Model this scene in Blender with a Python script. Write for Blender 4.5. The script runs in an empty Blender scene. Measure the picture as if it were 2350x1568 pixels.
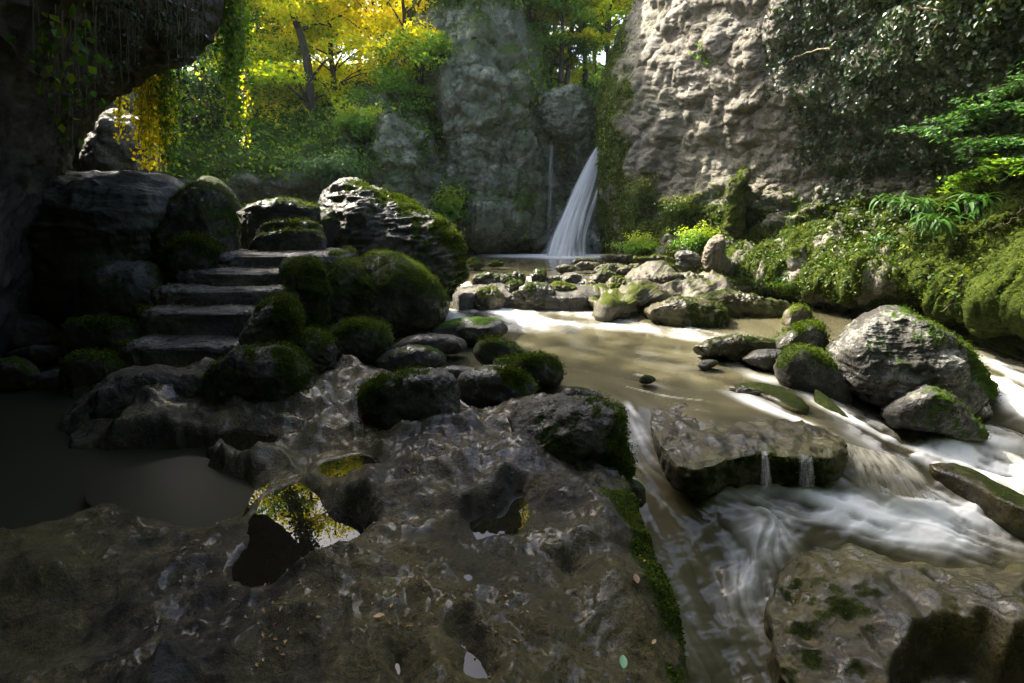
import bpy, math, random, numpy as np
from mathutils import Vector
random.seed(7); RNG = np.random.default_rng(7)
SC = bpy.context.scene
COL = SC.collection

# ------------------------------------------------------------------ camera, sky, sun, exposure
CAM_Z = 2.0; F = 1044.0; CX, CY = 1175.0, 784.0          # image plane measured in units of a 2350 px wide picture
PITCH = math.atan((784 - 493) / F)
cam = bpy.data.objects.new('camera', bpy.data.cameras.new('camera')); COL.objects.link(cam)
cam.location = (0, 0, CAM_Z); cam.rotation_euler = (math.pi / 2 - PITCH, 0, 0)
cam.data.sensor_width = 36; cam.data.lens = F / 2350 * 36; cam.data.clip_end = 500; cam.data.clip_start = 0.05
SC.camera = cam
SUN_AZ, SUN_EL = math.radians(-58), math.radians(50)       # azimuth from +Y towards +X
wd = bpy.data.worlds.new('World'); SC.world = wd; wd.use_nodes = True
nt = wd.node_tree; bg = nt.nodes['Background']
sky = nt.nodes.new('ShaderNodeTexSky'); sky.sky_type = 'NISHITA'; sky.sun_disc = False
sky.sun_elevation = SUN_EL; sky.sun_rotation = SUN_AZ; sky.air_density = .7; sky.dust_density = 5.0
nt.links.new(sky.outputs[0], bg.inputs[0]); bg.inputs[1].default_value = 0.15
sl = bpy.data.lights.new('sun', 'SUN'); sl.energy = 3.1; sl.angle = math.radians(0.6); sl.color = (1, .92, .78)
sun = bpy.data.objects.new('sun', sl); COL.objects.link(sun)
sd = Vector((math.sin(SUN_AZ) * math.cos(SUN_EL), math.cos(SUN_AZ) * math.cos(SUN_EL), math.sin(SUN_EL)))
sun.rotation_euler = sd.to_track_quat('Z', 'Y').to_euler(); sun.location = sd * 40
SC.view_settings.view_transform = 'Standard'; SC.view_settings.look = 'None'; SC.view_settings.gamma = 1
SC.view_settings.use_curve_mapping = False; SC.view_settings.exposure = 2.8
SC.render.engine = 'CYCLES'; SC.cycles.use_denoising = True
SC.cycles.max_bounces = 6; SC.cycles.diffuse_bounces = 3; SC.cycles.glossy_bounces = 3
SC.cycles.transparent_max_bounces = 12; SC.cycles.transmission_bounces = 3
SC.cycles.sample_clamp_indirect = 4; SC.cycles.caustics_reflective = False; SC.cycles.caustics_refractive = False

# ------------------------------------------------------------------ picture <-> world
cp, sp_ = math.cos(PITCH), math.sin(PITCH)
def ray(X, Y):
    X = np.asarray(X, float); Y = np.asarray(Y, float)
    u = (X - CX) / F; v = -(Y - CY) / F
    return u, cp + v * sp_, -sp_ + v * cp
def D(X, Y, d):                       # the point seen there that stands d metres in front
    u, y, z = ray(X, Y); t = d / y
    return np.stack([u * t, y * t, CAM_Z + z * t], -1)
def W(X, Y, z0):                      # the point seen there that lies at height z0
    u, y, z = ray(X, Y); t = (z0 - CAM_Z) / z
    return np.stack([u * t, y * t, z0 + 0 * t], -1)
def PX(p):
    x, y, z = p[..., 0], p[..., 1], p[..., 2] - CAM_Z
    w = np.maximum(y * cp - z * sp_, .05); v = y * sp_ + z * cp
    return CX + F * x / w, CY - F * v / w

# ------------------------------------------------------------------ noise
_r = np.random.default_rng(3)
PERM = _r.permutation(256); PERM = np.concatenate([PERM, PERM, PERM])
GR = _r.normal(size=(256, 3)); GR /= np.linalg.norm(GR, axis=1)[:, None]; GR = GR.astype(np.float32)
def perlin(p):
    p = np.asarray(p, np.float32); i = np.floor(p).astype(np.int32); f = p - i; i &= 255
    w = f * f * f * (f * (f * 6 - 15) + 10); out = 0
    for a in (0, 1):
        pa = PERM[i[:, 0] + a]; wa = w[:, 0] if a else 1 - w[:, 0]
        for b in (0, 1):
            pb = PERM[pa + ((i[:, 1] + b) & 255)]; wb = wa * (w[:, 1] if b else 1 - w[:, 1])
            for c in (0, 1):
                g = GR[PERM[pb + ((i[:, 2] + c) & 255)]]
                d = g[:, 0] * (f[:, 0] - a) + g[:, 1] * (f[:, 1] - b) + g[:, 2] * (f[:, 2] - c)
                out = out + wb * (w[:, 2] if c else 1 - w[:, 2]) * d
    return out * 1.6
def fbm(p, o=5, lac=2.1, g=.5, ridged=False):
    p = np.asarray(p, np.float32); s = 0; a = 1; tot = 0
    for k in range(o):
        n = perlin(p + 17.3 * k)
        if ridged: n = 1 - 2 * np.abs(n)
        s = s + a * n; tot += a; a *= g; p = p * lac
    return s / tot
JT = _r.random((256, 3)).astype(np.float32)
def worley(p):                        # distance to nearest and second nearest of random points
    p = np.asarray(p, np.float32); i = np.floor(p).astype(np.int32); f = p - i
    f1 = np.full(len(p), 9., np.float32); f2 = f1.copy()
    for a in (-1, 0, 1):
        pa = PERM[(i[:, 0] + a) & 255]
        for b in (-1, 0, 1):
            pb = PERM[pa + ((i[:, 1] + b) & 255)]
            for c in (-1, 0, 1):
                j = JT[PERM[pb + ((i[:, 2] + c) & 255)]]
                d = (j[:, 0] + a - f[:, 0]) ** 2 + (j[:, 1] + b - f[:, 1]) ** 2 + (j[:, 2] + c - f[:, 2]) ** 2
                f2 = np.minimum(f2, np.maximum(f1, d)); f1 = np.minimum(f1, d)
    return np.sqrt(f1), np.sqrt(f2)
def sst(a, b, x):
    t = np.clip((x - a) / (b - a), 0, 1); return t * t * (3 - 2 * t)

# ------------------------------------------------------------------ object helpers
def tag(o, label=None, cat=None, group=None, kind=None):
    if label: o['label'] = label
    if cat: o['category'] = cat
    if group: o['group'] = group
    if kind: o['kind'] = kind
    return o
def mk(name, V, Fc, mat=None, parent=None, attrs=None, origin=None, smooth=True):
    V = np.asarray(V, np.float32).reshape(-1, 3)
    if origin is not None: V = V - np.asarray(origin, np.float32)
    me = bpy.data.meshes.new(name); Fc = np.asarray(Fc, np.int32); k = Fc.shape[1]; n = len(Fc)
    me.vertices.add(len(V)); me.vertices.foreach_set('co', V.ravel())
    me.loops.add(n * k); me.loops.foreach_set('vertex_index', Fc.ravel())
    me.polygons.add(n); me.polygons.foreach_set('loop_start', np.arange(0, n * k, k, dtype=np.int32))
    me.update(calc_edges=True)
    me.polygons.foreach_set('use_smooth', np.full(n, smooth))
    for an, av in (attrs or {}).items():
        av = np.asarray(av, np.float32)
        if av.ndim == 1: me.attributes.new(an, 'FLOAT', 'POINT').data.foreach_set('value', av)
        else: me.attributes.new(an, 'FLOAT_VECTOR', 'POINT').data.foreach_set('vector', av.ravel())
    if mat: me.materials.append(mat)
    o = bpy.data.objects.new(name, me); COL.objects.link(o)
    if parent is not None: o.parent = parent
    elif origin is not None: o.location = [float(c) for c in origin]
    return o
def empty(name, loc):
    o = bpy.data.objects.new(name, None); COL.objects.link(o); o.location = [float(c) for c in loc]; o.empty_display_size = .1
    return o
def gridfaces(n, m):                  # n rows x m columns
    i = np.arange(n - 1)[:, None] * m + np.arange(m - 1)[None]; i = i.ravel()
    return np.stack([i, i + 1, i + m + 1, i + m], 1)
def gnormals(P):                      # normals of a lattice n x m x 3
    du = np.gradient(P, axis=1); dv = np.gradient(P, axis=0)
    N = np.cross(du, dv); return N / (np.linalg.norm(N, axis=-1, keepdims=True) + 1e-9)
def catmull(P, n, axis=0):
    P = np.moveaxis(np.asarray(P, float), axis, 0); m = len(P)
    t = np.linspace(0, m - 1, n); i = np.clip(np.floor(t).astype(int), 0, m - 2); f = (t - i).reshape((-1,) + (1,) * (P.ndim - 1))
    p0 = P[np.maximum(i - 1, 0)]; p1 = P[i]; p2 = P[i + 1]; p3 = P[np.minimum(i + 2, m - 1)]
    q = .5 * (2 * p1 + (p2 - p0) * f + (2 * p0 - 5 * p1 + 4 * p2 - p3) * f * f + (3 * p1 - p0 - 3 * p2 + p3) * f ** 3)
    return np.moveaxis(q, 0, axis)
def loft(C, n, m):
    return catmull(catmull(C, n, 0), m, 1)

# ------------------------------------------------------------------ materials
def newmat(name):
    m = bpy.data.materials.new(name); m.use_nodes = True; t = m.node_tree
    return m, t, t.nodes['Principled BSDF'], t.nodes['Material Output']
def nd(t, ty, **kw):
    n = t.nodes.new(ty)
    for k, v in kw.items():
        if k.startswith('i_'): n.inputs[k[2:].replace('_', ' ')].default_value = v
        else: setattr(n, k, v)
    return n
def ramp(t, fac, stops):
    r = t.nodes.new('ShaderNodeValToRGB'); e = r.color_ramp.elements
    while len(e) < len(stops): e.new(.5)
    for k, (p, c) in enumerate(stops):
        e[k].position = p; e[k].color = (*c, 1) if len(c) == 3 else c
    t.links.new(fac, r.inputs[0]); return r.outputs[0]
def mix(t, fac, a, b, mode='MIX'):
    m = t.nodes.new('ShaderNodeMix'); m.data_type = 'RGBA'; m.blend_type = mode
    for s, v in ((0, fac), (6, a), (7, b)):
        if hasattr(v, 'links') or hasattr(v, 'is_linked'): t.links.new(v, m.inputs[s])
        else: m.inputs[s].default_value = v if s == 0 else (*v, 1)
    return m.outputs[2]
def math_(t, op, a, b=None):
    m = t.nodes.new('ShaderNodeMath'); m.operation = op
    for s, v in ((0, a), (1, b)):
        if v is None: continue
        if hasattr(v, 'is_linked'): t.links.new(v, m.inputs[s])
        else: m.inputs[s].default_value = v
    return m.outputs[0]
def rock_mat(name, dark, mid, light, sc=1.0, rough=(.3, .7), bump=.5, moss=((.010, .020, .003), (.042, .065, .007)), tint=None, dist=.02, wet=0, spec=.5):
    m, t, b, out = newmat(name); L = t.links.new
    tc = nd(t, 'ShaderNodeTexCoord'); co = tc.outputs['Object']
    at = nd(t, 'ShaderNodeAttribute', attribute_name='moss').outputs['Fac']
    n1 = nd(t, 'ShaderNodeTexNoise', i_Scale=1.6 * sc, i_Detail=9.0, i_Roughness=.62, i_Distortion=.1); L(co, n1.inputs['Vector'])
    n2 = nd(t, 'ShaderNodeTexNoise', i_Scale=11 * sc, i_Detail=8.0, i_Roughness=.68); L(co, n2.inputs['Vector'])
    n3 = nd(t, 'ShaderNodeTexNoise', i_Scale=55 * sc, i_Detail=5.0, i_Roughness=.7); L(co, n3.inputs['Vector'])
    s = math_(t, 'ADD', math_(t, 'MULTIPLY', n1.outputs[0], .55), math_(t, 'MULTIPLY', n2.outputs[0], .45))
    c = ramp(t, s, [(.36, dark), (.5, mid), (.66, light)])
    if tint:
        n4 = nd(t, 'ShaderNodeTexNoise', i_Scale=.9 * sc, i_Detail=6.0, i_Roughness=.6); L(co, n4.inputs['Vector'])
        c = mix(t, ramp(t, n4.outputs[0], [(.45, (0, 0, 0)), (.62, (.85, .85, .85))]), c, mix(t, .7, c, tint))
    n5 = nd(t, 'ShaderNodeTexNoise', i_Scale=170 * sc, i_Detail=3.0, i_Roughness=.7); L(co, n5.inputs['Vector'])
    sp = mix(t, 1.0, ramp(t, n3.outputs[0], [(.3, (.3, .3, .3)), (.62, (1.3, 1.3, 1.3))]), ramp(t, n5.outputs[0], [(.3, (.5, .5, .5)), (.65, (1.3, 1.3, 1.3))]), 'MULTIPLY')
    c = mix(t, 1.0, c, sp, 'MULTIPLY')
    mc = ramp(t, n2.outputs[0], [(.3, moss[0]), (.7, moss[1])])
    mc = mix(t, 1.0, mc, ramp(t, n3.outputs[0], [(.3, (.3, .3, .3)), (.7, (1.5, 1.5, 1.5))]), 'MULTIPLY')
    fm = ramp(t, math_(t, 'ADD', at, math_(t, 'MULTIPLY', math_(t, 'SUBTRACT', n2.outputs[0], .5), .9)), [(.42, (0, 0, 0)), (.58, (1, 1, 1))])
    L(mix(t, fm, c, mc), b.inputs['Base Color'])
    nw = nd(t, 'ShaderNodeTexNoise', i_Scale=2.3 * sc, i_Detail=5.0, i_Roughness=.65); L(co, nw.inputs['Vector'])
    ro = ramp(t, math_(t, 'ADD', math_(t, 'MULTIPLY', nw.outputs[0], .7), math_(t, 'MULTIPLY', n3.outputs[0], .3)), [(.43, (rough[0],) * 3), (.54, (rough[1],) * 3)])
    wa = nd(t, 'ShaderNodeAttribute', attribute_name='wet').outputs['Fac']; ro = mix(t, wa, ro, (rough[0] * .8,) * 3)
    L(mix(t, fm, ro, (.95, .95, .95)), b.inputs['Roughness'])
    if wet:
        wm = math_(t, 'MAXIMUM', ramp(t, math_(t, 'ADD', math_(t, 'MULTIPLY', nw.outputs[0], .65), math_(t, 'MULTIPLY', n2.outputs[0], .35)), [(.42, (1, 1, 1)), (.54, (.0, .0, .0))]), wa)
        L(math_(t, 'MULTIPLY', math_(t, 'MULTIPLY', wm, math_(t, 'SUBTRACT', 1.0, fm)), wet), b.inputs['Coat Weight']); b.inputs['Coat Roughness'].default_value = .2; b.inputs['Coat IOR'].default_value = 1.38
    L(math_(t, 'SUBTRACT', spec, math_(t, 'MULTIPLY', fm, spec * .8)), b.inputs['Specular IOR Level'])
    h = math_(t, 'ADD', math_(t, 'MULTIPLY', n1.outputs[0], .8), math_(t, 'ADD', math_(t, 'MULTIPLY', n2.outputs[0], .5), math_(t, 'ADD', math_(t, 'MULTIPLY', n3.outputs[0], .26), math_(t, 'MULTIPLY', n5.outputs[0], .07))))
    bp = nd(t, 'ShaderNodeBump', i_Strength=bump, i_Distance=dist * 4); L(h, bp.inputs['Height']); L(bp.outputs[0], b.inputs['Normal'])
    return m
M = {}
M['shelf'] = rock_mat('wet_shelf_limestone', (.004, .003, .001), (.024, .019, .0075), (.14, .11, .045), .9, (.2, .75), .95, tint=(.075, .06, .007), wet=.75, spec=.4)
M['wet'] = rock_mat('wet_dark_limestone', (.008, .007, .004), (.036, .032, .019), (.17, .155, .105), 1.4, (.2, .65), 1., wet=.7)
M['dark'] = rock_mat('dark_brown_limestone', (.015, .012, .009), (.055, .045, .033), (.13, .11, .08), 1.2, (.4, .8), .6)  # the rock's own dark brown, mottled by noise
M['grey'] = rock_mat('dry_grey_limestone', (.02, .021, .017), (.075, .076, .062), (.19, .19, .155), 1.2, (.4, .8), .6)
M['pale'] = rock_mat('pale_cliff_limestone', (.035, .031, .021), (.125, .112, .083), (.26, .24, .195), .5, (.55, .9), .7, ((.012, .024, .003), (.05, .066, .007)), tint=(.10, .10, .055), dist=.04)
M['ledge'] = rock_mat('tan_ledge_limestone', (.016, .013, .008), (.07, .06, .036), (.21, .188, .13), 1.8, (.3, .7), .6, ((.015, .028, .004), (.075, .09, .01)))  # pale tan stone with noise mottling
M['cliff'] = rock_mat('green_grey_cliff_limestone', (.018, .022, .012), (.15, .16, .105), (.5, .51, .4), .8, (.6, .9), .7, ((.015, .035, .005), (.07, .11, .015)), tint=(.07, .09, .04), dist=.05)
M['white'] = rock_mat('bleached_boulder_limestone', (.008, .007, .004), (.024, .022, .014), (.27, .27, .235), 1.1, (.25, .6), .8, wet=.4, moss= ((.015, .03, .004), (.06, .12, .01)))
M['algae'] = rock_mat('algae_covered_limestone', (.009, .0075, .0025), (.036, .030, .008), (.10, .083, .026), .9, (.25, .6), .5, ((.008, .012, .003), (.03, .04, .008)), tint=(.075, .075, .014), wet=.6, spec=.4)
M['step'] = rock_mat('worn_step_limestone', (.02, .018, .013), (.085, .078, .058), (.22, .205, .16), 2.2, (.2, .6), .8, wet=.4)
M['soil'] = rock_mat('leaf_litter_soil', (.012, .009, .006), (.04, .03, .018), (.09, .065, .035), 4, (.5, .9), .8)

def leaf_mat(name, stops, trans=.5, rough=.45, spec=.4):
    m, t, b, out = newmat(name); L = t.links.new
    at = nd(t, 'ShaderNodeAttribute', attribute_name='rnd').outputs['Fac']
    c = ramp(t, at, stops)
    L(c, b.inputs['Base Color']); b.inputs['Roughness'].default_value = rough; b.inputs['Specular IOR Level'].default_value = spec
    tr = nd(t, 'ShaderNodeBsdfTranslucent'); L(mix(t, 1.0, c, (1.5, 1.35, .7), 'MULTIPLY'), tr.inputs[0])
    ms = nd(t, 'ShaderNodeMixShader'); ms.inputs[0].default_value = trans
    L(b.outputs[0], ms.inputs[1]); L(tr.outputs[0], ms.inputs[2]); L(ms.outputs[0], out.inputs[0])
    return m
M['l_gold'] = leaf_mat('golden_leaves', [(0, (.24, .38, .012)), (.45, (.60, .60, .02)), (1, (.85, .68, .03))], .6)  # yellow is part leaf pigment, part backlit glow put into the colour
M['l_lime'] = leaf_mat('lime_leaves', [(0, (.10, .26, .01)), (.5, (.42, .52, .012)), (1, (.8, .62, .02))], .6)  # lime also raised to carry some backlit glow in its colour
M['l_green'] = leaf_mat('green_leaves', [(0, (.03, .10, .012)), (.6, (.10, .24, .02)), (1, (.28, .38, .02))], .5)
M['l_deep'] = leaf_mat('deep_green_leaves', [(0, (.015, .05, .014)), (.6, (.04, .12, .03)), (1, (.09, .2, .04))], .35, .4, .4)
M['l_ivy'] = leaf_mat('glossy_ivy_leaves', [(0, (.015, .032, .012)), (.7, (.03, .06, .025)), (1, (.06, .1, .035))], .2, .38, .5)
M['l_bank'] = leaf_mat('bank_herb_leaves', [(0, (.02, .05, .005)), (.6, (.04, .09, .007)), (1, (.12, .15, .010))], .4)
M['l_fern'] = leaf_mat('fern_fronds', [(0, (.018, .06, .008)), (1, (.06, .16, .015))], .3, .45, .4)
M['l_moss'] = leaf_mat('moss_fronds', [(0, (.012, .028, .002)), (.6, (.05, .085, .005)), (1, (.16, .2, .01))], .3, .8, .1)
M['l_dead'] = leaf_mat('fallen_brown_leaves', [(0, (.05, .02, .01)), (.6, (.16, .08, .03)), (1, (.3, .2, .06))], .1)
def bark_mat(name, a, b_):
    m, t, b, out = newmat(name); L = t.links.new
    tc = nd(t, 'ShaderNodeTexCoord'); mp = nd(t, 'ShaderNodeMapping'); mp.inputs['Scale'].default_value = (1, 1, .2); L(tc.outputs['Object'], mp.inputs[0])
    n = nd(t, 'ShaderNodeTexNoise', i_Scale=14.0, i_Detail=7.0); L(mp.outputs[0], n.inputs['Vector'])
    L(ramp(t, n.outputs[0], [(.3, a), (.7, b_)]), b.inputs['Base Color']); b.inputs['Roughness'].default_value = .9
    bp = nd(t, 'ShaderNodeBump', i_Strength=.8, i_Distance=.03); L(n.outputs[0], bp.inputs['Height']); L(bp.outputs[0], b.inputs['Normal'])
    return m
M['bark'] = bark_mat('dark_bark', (.015, .012, .008), (.06, .05, .03))
M['root'] = bark_mat('pale_root_bark', (.08, .07, .04), (.25, .2, .12))
M['drift'] = bark_mat('driftwood', (.05, .04, .028), (.22, .18, .13))

# ------------------------------------------------------------------ terrain: bed, shelf, pads
def poly_sd(x, y, P):                 # signed distance to polygon, positive inside
    P = np.asarray(P, float); n = len(P); d = np.full(x.shape, 1e9); ins = np.zeros(x.shape, bool)
    for i in range(n):
        ax, ay = P[i]; bx, by = P[(i + 1) % n]; ex, ey = bx - ax, by - ay
        t = np.clip(((x - ax) * ex + (y - ay) * ey) / (ex * ex + ey * ey + 1e-12), 0, 1)
        d = np.minimum(d, (x - ax - t * ex) ** 2 + (y - ay - t * ey) ** 2)
        c = ((ay > y) != (by > y)) & (x < (bx - ax) * (y - ay) / (by - ay + 1e-12) + ax); ins ^= c
    d = np.sqrt(d); return np.where(ins, d, -d)
class RBF:
    def __init__(s, pts, eps=.02):
        s.c = np.array([W(X, Y, z)[:2] for X, Y, z in pts]); v = np.array([p[2] for p in pts], float)
        n = len(pts); A = np.zeros((n + 1, n + 1)); A[:n, :n] = np.linalg.norm(s.c[:, None] - s.c[None], axis=2) + 0
        A[:n, :n] -= np.eye(n) * eps; A[:n, n] = 1; A[n, :n] = 1
        s.w = np.linalg.solve(A, np.append(v, 0))
    def __call__(s, x, y):
        o = np.full(x.shape, s.w[-1])
        for (a, b), w in zip(s.c, s.w[:-1]): o = o + w * np.hypot(x - a, y - b)
        return o
shelf_z = RBF([(600,1600,.36),(1100,1600,.52),(1400,1600,.45),(1560,1500,.32),(1200,1300,.47),(1300,1150,.42),(900,1400,.42),
    (750,1080,.33),(640,1380,.33),(300,1350,.30),(60,1560,.32),(0,1350,.26),(420,1050,.30),(60,1230,.16),(330,1240,.22),(700,1000,.26),(900,1060,.34),
    (1100,1000,.36),(1300,1000,.40),(700,900,.24),(850,850,.16),(960,810,.1),(1040,880,.04),(480,930,.36),(300,950,.3),
    (130,960,.12),(400,860,.42),(250,780,.2),(100,830,.1),(600,820,.36),(780,800,.2),(60,700,.3),(450,700,.5),(700,700,.3),(-300,1000,.1),(-400,1500,.3),(250,1130,.10),(560,1130,.22),(1300,1330,.28),(1290,1225,.50),(1410,1330,.46),(1190,1330,.49),(1290,1430,.48),(500,1425,.20),(380,1490,.36),(180,1430,.18),(720,1440,.46),(880,1290,.46),(920,1190,.44),(480,1590,.26),(150,1280,.33),(980,1330,.40),(1050,1090,.31),(860,1120,.38),(1150,1060,.42)])
bed_z = RBF([(1250,850,-.45),(1450,820,-.45),(1150,740,-.4),(1500,720,-.4),(1750,760,-.3),(1400,920,-.4),(1500,1000,-.6),(1480,1150,-.95),
    (1600,1300,-1.2),(1700,1550,-1.4),(1900,1180,-1.05),(2150,1250,-1.2),(2350,1200,-1.1),(2100,1050,-.9),(2350,1000,-.8),(2000,940,-.6),(1850,830,-.35),(2600,1300,-1.3),(2600,900,-.7),
    (1300,640,-.1),(1200,600,-.1),(1500,600,-.1)])
SHELF = [(1000,770),(1030,830),(1055,880),(1075,915),(1150,925),(1240,905),(1330,905),(1400,930),(1425,1000),(1430,1090),(1470,1150),(1530,1290),(1590,1430),(1620,1540),(1690,1700),(1750,2400),
    (-1200,2400),(-1200,1130),(-100,1180),(80,1170),(230,1105),(440,1040),(500,1000),(300,1000),(110,1005),(110,950),(260,880),(150,890),(90,860),(60,800),(-100,740),(-500,700),(-300,560),(400,560),(1000,640)]
SH2 = [tuple(W(a, b, .25)[:2]) for a, b in SHELF]
PUD = {  # puddles: outline, water height
 'a': ([(600,1140),(650,1118),(700,1112),(735,1150),(760,1185),(800,1185),(842,1222),(835,1250),(790,1285),(720,1312),(650,1335),(600,1345),(560,1335),(535,1310),(555,1270),(570,1225),(582,1180)], .235, .11),
 'b': ([(1085,1200),(1110,1180),(1160,1150),(1195,1125),(1215,1165),(1200,1205),(1140,1235),(1095,1238)], .37, .09),
 'c': ([(1045,1478),(1068,1464),(1090,1488),(1112,1530),(1118,1562),(1085,1568),(1060,1530)], .43, .06),
 'd': ([(1060,1322),(1076,1312),(1092,1322),(1088,1337),(1066,1337)], .42, .05),
 'e': ([(745,1065),(790,1050),(860,1050),(868,1075),(830,1095),(780,1100),(745,1085)], .29, .06),
 'f': ([(900,1505),(910,1503),(925,1550),(930,1590),(912,1560)], .39, .05),
 'g': ([(505,1000),(560,985),(640,1000),(620,1030),(540,1040)], .255, .05),
 'h': ([(975,1065),(1000,1060),(1022,1075),(1000,1088),(975,1085)], .365, .05),
 'i': ([(250,1110),(420,1060),(520,1085),(590,1120),(560,1180),(450,1215),(330,1190),(240,1150)], .165, .08),
}
PUDW = {k: ([tuple(v) for v in catmull(np.array([W(a, b, z)[:2] for a, b in P + P[:1]]), len(P) * 3)[:-1]], z, dp) for k, (P, z, dp) in PUD.items()}
def height(x, y):
    p = np.stack([x, y, 0 * x], -1).reshape(-1, 3); sh = x.shape
    w1 = fbm(p * 1.3 + 5, 4).reshape(sh); w2 = fbm(p * 4 + 9, 3).reshape(sh)
    sd = poly_sd(x + .12 * w2, y + .12 * w1, SH2) + .05 * w2
    m = sst(-.22, .10, sd)
    zs = shelf_z(x, y); zb = bed_z(x, y)
    q = p * np.float32([1, 1, 1])
    q[:, 0] += .15 * fbm(p * 2.2, 3); q[:, 1] += .15 * fbm(p * 2.2 + 40, 3)
    f1, f2 = worley(q * 2.6); g1, g2 = worley(q * 6.5 + 3)
    pit = (np.clip(1 - f1 / .55, 0, 1) ** 1.2).reshape(sh); pit2 = (np.clip(1 - g1 / .5, 0, 1) ** 1.1).reshape(sh)
    nz = fbm(p * 1.1 + 2, 7, 2.1, .52).reshape(sh); rg = fbm(p * 2.4 + 30, 6, 2.1, .5, True).reshape(sh)
    sel = sst(-.2, .3, w1)
    c1, c2 = worley(q * 4.2 + 11); sc_ = np.clip((c2 - c1) * 1.6, 0, 1).reshape(sh); d1, d2 = worley(q * 11 + 5); sc2 = np.clip((d2 - d1) * 1.6, 0, 1).reshape(sh)
    h1, _ = worley(q * np.float32([2.0, 2.8, 1]) + 3); h2, _ = worley(q * np.float32([4.6, 6.5, 1]) + 8); h3, _ = worley(q * np.float32([11, 14, 1]) + 2)
    dish = .085 * np.minimum(h1, 1).reshape(sh) ** 2 + .038 * np.minimum(h2, 1).reshape(sh) ** 2 * (.5 + sel) + .010 * h3.reshape(sh) ** 2
    zs = zs + (1.5 + .8 * sst(2.4, 3.4, y)) * dish - .08 + .15 * fbm(p * .9 + 21, 3).reshape(sh) + .10 * nz - .03 * pit * (.35 + sel) + .03 * rg + .034 * fbm(p * 3 + 2, 5, 2.1, .42, ridged=True).reshape(sh) + .010 * fbm(p * 10, 4, 2.1, .5).reshape(sh) + .0025 * fbm(p * 34, 3).reshape(sh)
    for P, z, dp in PUDW.values():
        s = poly_sd(x, y, P) + .05 * w2 + .03 * fbm(p * 11, 3).reshape(sh)
        k = sst(-.10, .03, s); rim = sst(-.16, -.02, s)
        zs = zs * (1 - rim) + np.maximum(zs, z + .012 + .02 * (nz + .5)) * rim
        zs = zs * (1 - k) + (z - dp * sst(-.03, .12, s) + .016 * nz + .006) * k
    zb = zb + .12 * nz - .05 * pit
    zs = zs - .25 * np.clip(.25 - sd, 0, .25)
    return zb * (1 - m) + zs * m, m, nz
nr, na = 620, 820
ang = np.linspace(math.radians(-80), math.radians(66), na); rad = np.geomspace(.55, 24, nr)
# radial spacing follows the picture: dense near, sparser far
RR, AA = np.meshgrid(rad, ang, indexing='ij'); gx = RR * np.sin(AA); gy = RR * np.cos(AA) - .25
gz, gm, gnz = height(gx, gy)
Pg = np.stack([gx, gy, gz], -1); Ng = gnormals(Pg[:, ::-1])[:, ::-1]
mossg = np.clip(.0 + .3 * gnz * gm * (gy > 3.6), 0, 1)
edge = poly_sd(gx, gy, SH2)
mossg = np.maximum(mossg, .8 * sst(.36, .08, edge + .25 * gnz) * (gx > .3) * (gy < 3.4) * sst(-.45, -.3, edge) * (.55 + .6 * sst(-.25, .1, fbm(Pg.reshape(-1, 3) * 4.5 + 12, 4).reshape(gx.shape))))
mossg[gz < -.3] = 0
wetg = np.clip(sst(2.6, 3.4, gy) * sst(-3.2, -1.2, gx) * (.75 + .5 * gnz) + .7 * sst(.1, .35, gnz), 0, .95)
ground = mk('rock_ground', Pg, gridfaces(nr, na), M['shelf'], attrs={'moss': mossg.ravel(), 'wet': wetg.ravel()})
tag(ground, 'dark wet pitted limestone shelf and river bed under the boulders', 'ground', kind='structure')
def _gm():
    w = np.clip(mossg - .45, 0, 1) * (gx > .2) * (gy < 3.6) * (gy > .4); w = (w * RR ** 2).ravel(); r = np.random.default_rng(9); i = r.choice(w.size, 16000, p=w / w.sum()); n_ = Ng.reshape(-1, 3)[i]
    return Pg.reshape(-1, 3)[i] + r.normal(size=(16000, 3)) * .006 + n_ * .004, np.cross(n_, r.normal(size=n_.shape))
GM = _gm()
# plain ground carrying on behind and beside the camera
base = mk('gorge_floor', [(-60,-40,-1.6),(60,-40,-1.6),(60,60,-1.6),(-60,60,-1.6)], [(0,1,2,3)], M['soil'])
tag(base, 'dark gorge floor under the river bed', 'ground', kind='structure')

# ------------------------------------------------------------------ water
def water_mat(name, deep, rough=.12, foam=(.72, .73, .70)):
    m, t, b, out = newmat(name); L = t.links.new
    fo = nd(t, 'ShaderNodeAttribute', attribute_name='foam').outputs['Fac']
    st = nd(t, 'ShaderNodeAttribute', attribute_name='streak').outputs['Fac']
    c0 = ramp(t, st, [(.2, tuple(.8 * v for v in deep)), (.8, tuple(1.25 * v for v in deep))])
    L(mix(t, fo, c0, foam), b.inputs['Base Color'])
    L(math_(t, 'ADD', rough, math_(t, 'MULTIPLY', fo, .6)), b.inputs['Roughness'])
    b.inputs['IOR'].default_value = 1.33
    tc = nd(t, 'ShaderNodeTexCoord'); n = nd(t, 'ShaderNodeTexNoise', i_Scale=3.0, i_Detail=4.0); L(tc.outputs['Object'], n.inputs['Vector'])
    h = math_(t, 'ADD', math_(t, 'MULTIPLY', st, .5), math_(t, 'MULTIPLY', n.outputs[0], .35))
    bp = nd(t, 'ShaderNodeBump', i_Strength=.22, i_Distance=.02); L(h, bp.inputs['Height']); L(bp.outputs[0], b.inputs['Normal'])
    return m
M['river'] = water_mat('muddy_river_water', (.062, .057, .032))
M['puddle'] = water_mat('clear_puddle_water', (.008, .007, .004), .0)
for n_ in M['puddle'].node_tree.nodes:
    if n_.type == 'BUMP': n_.inputs['Strength'].default_value = .02
M['backwater'] = water_mat('still_backwater', (.022, .021, .013), .35)

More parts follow.
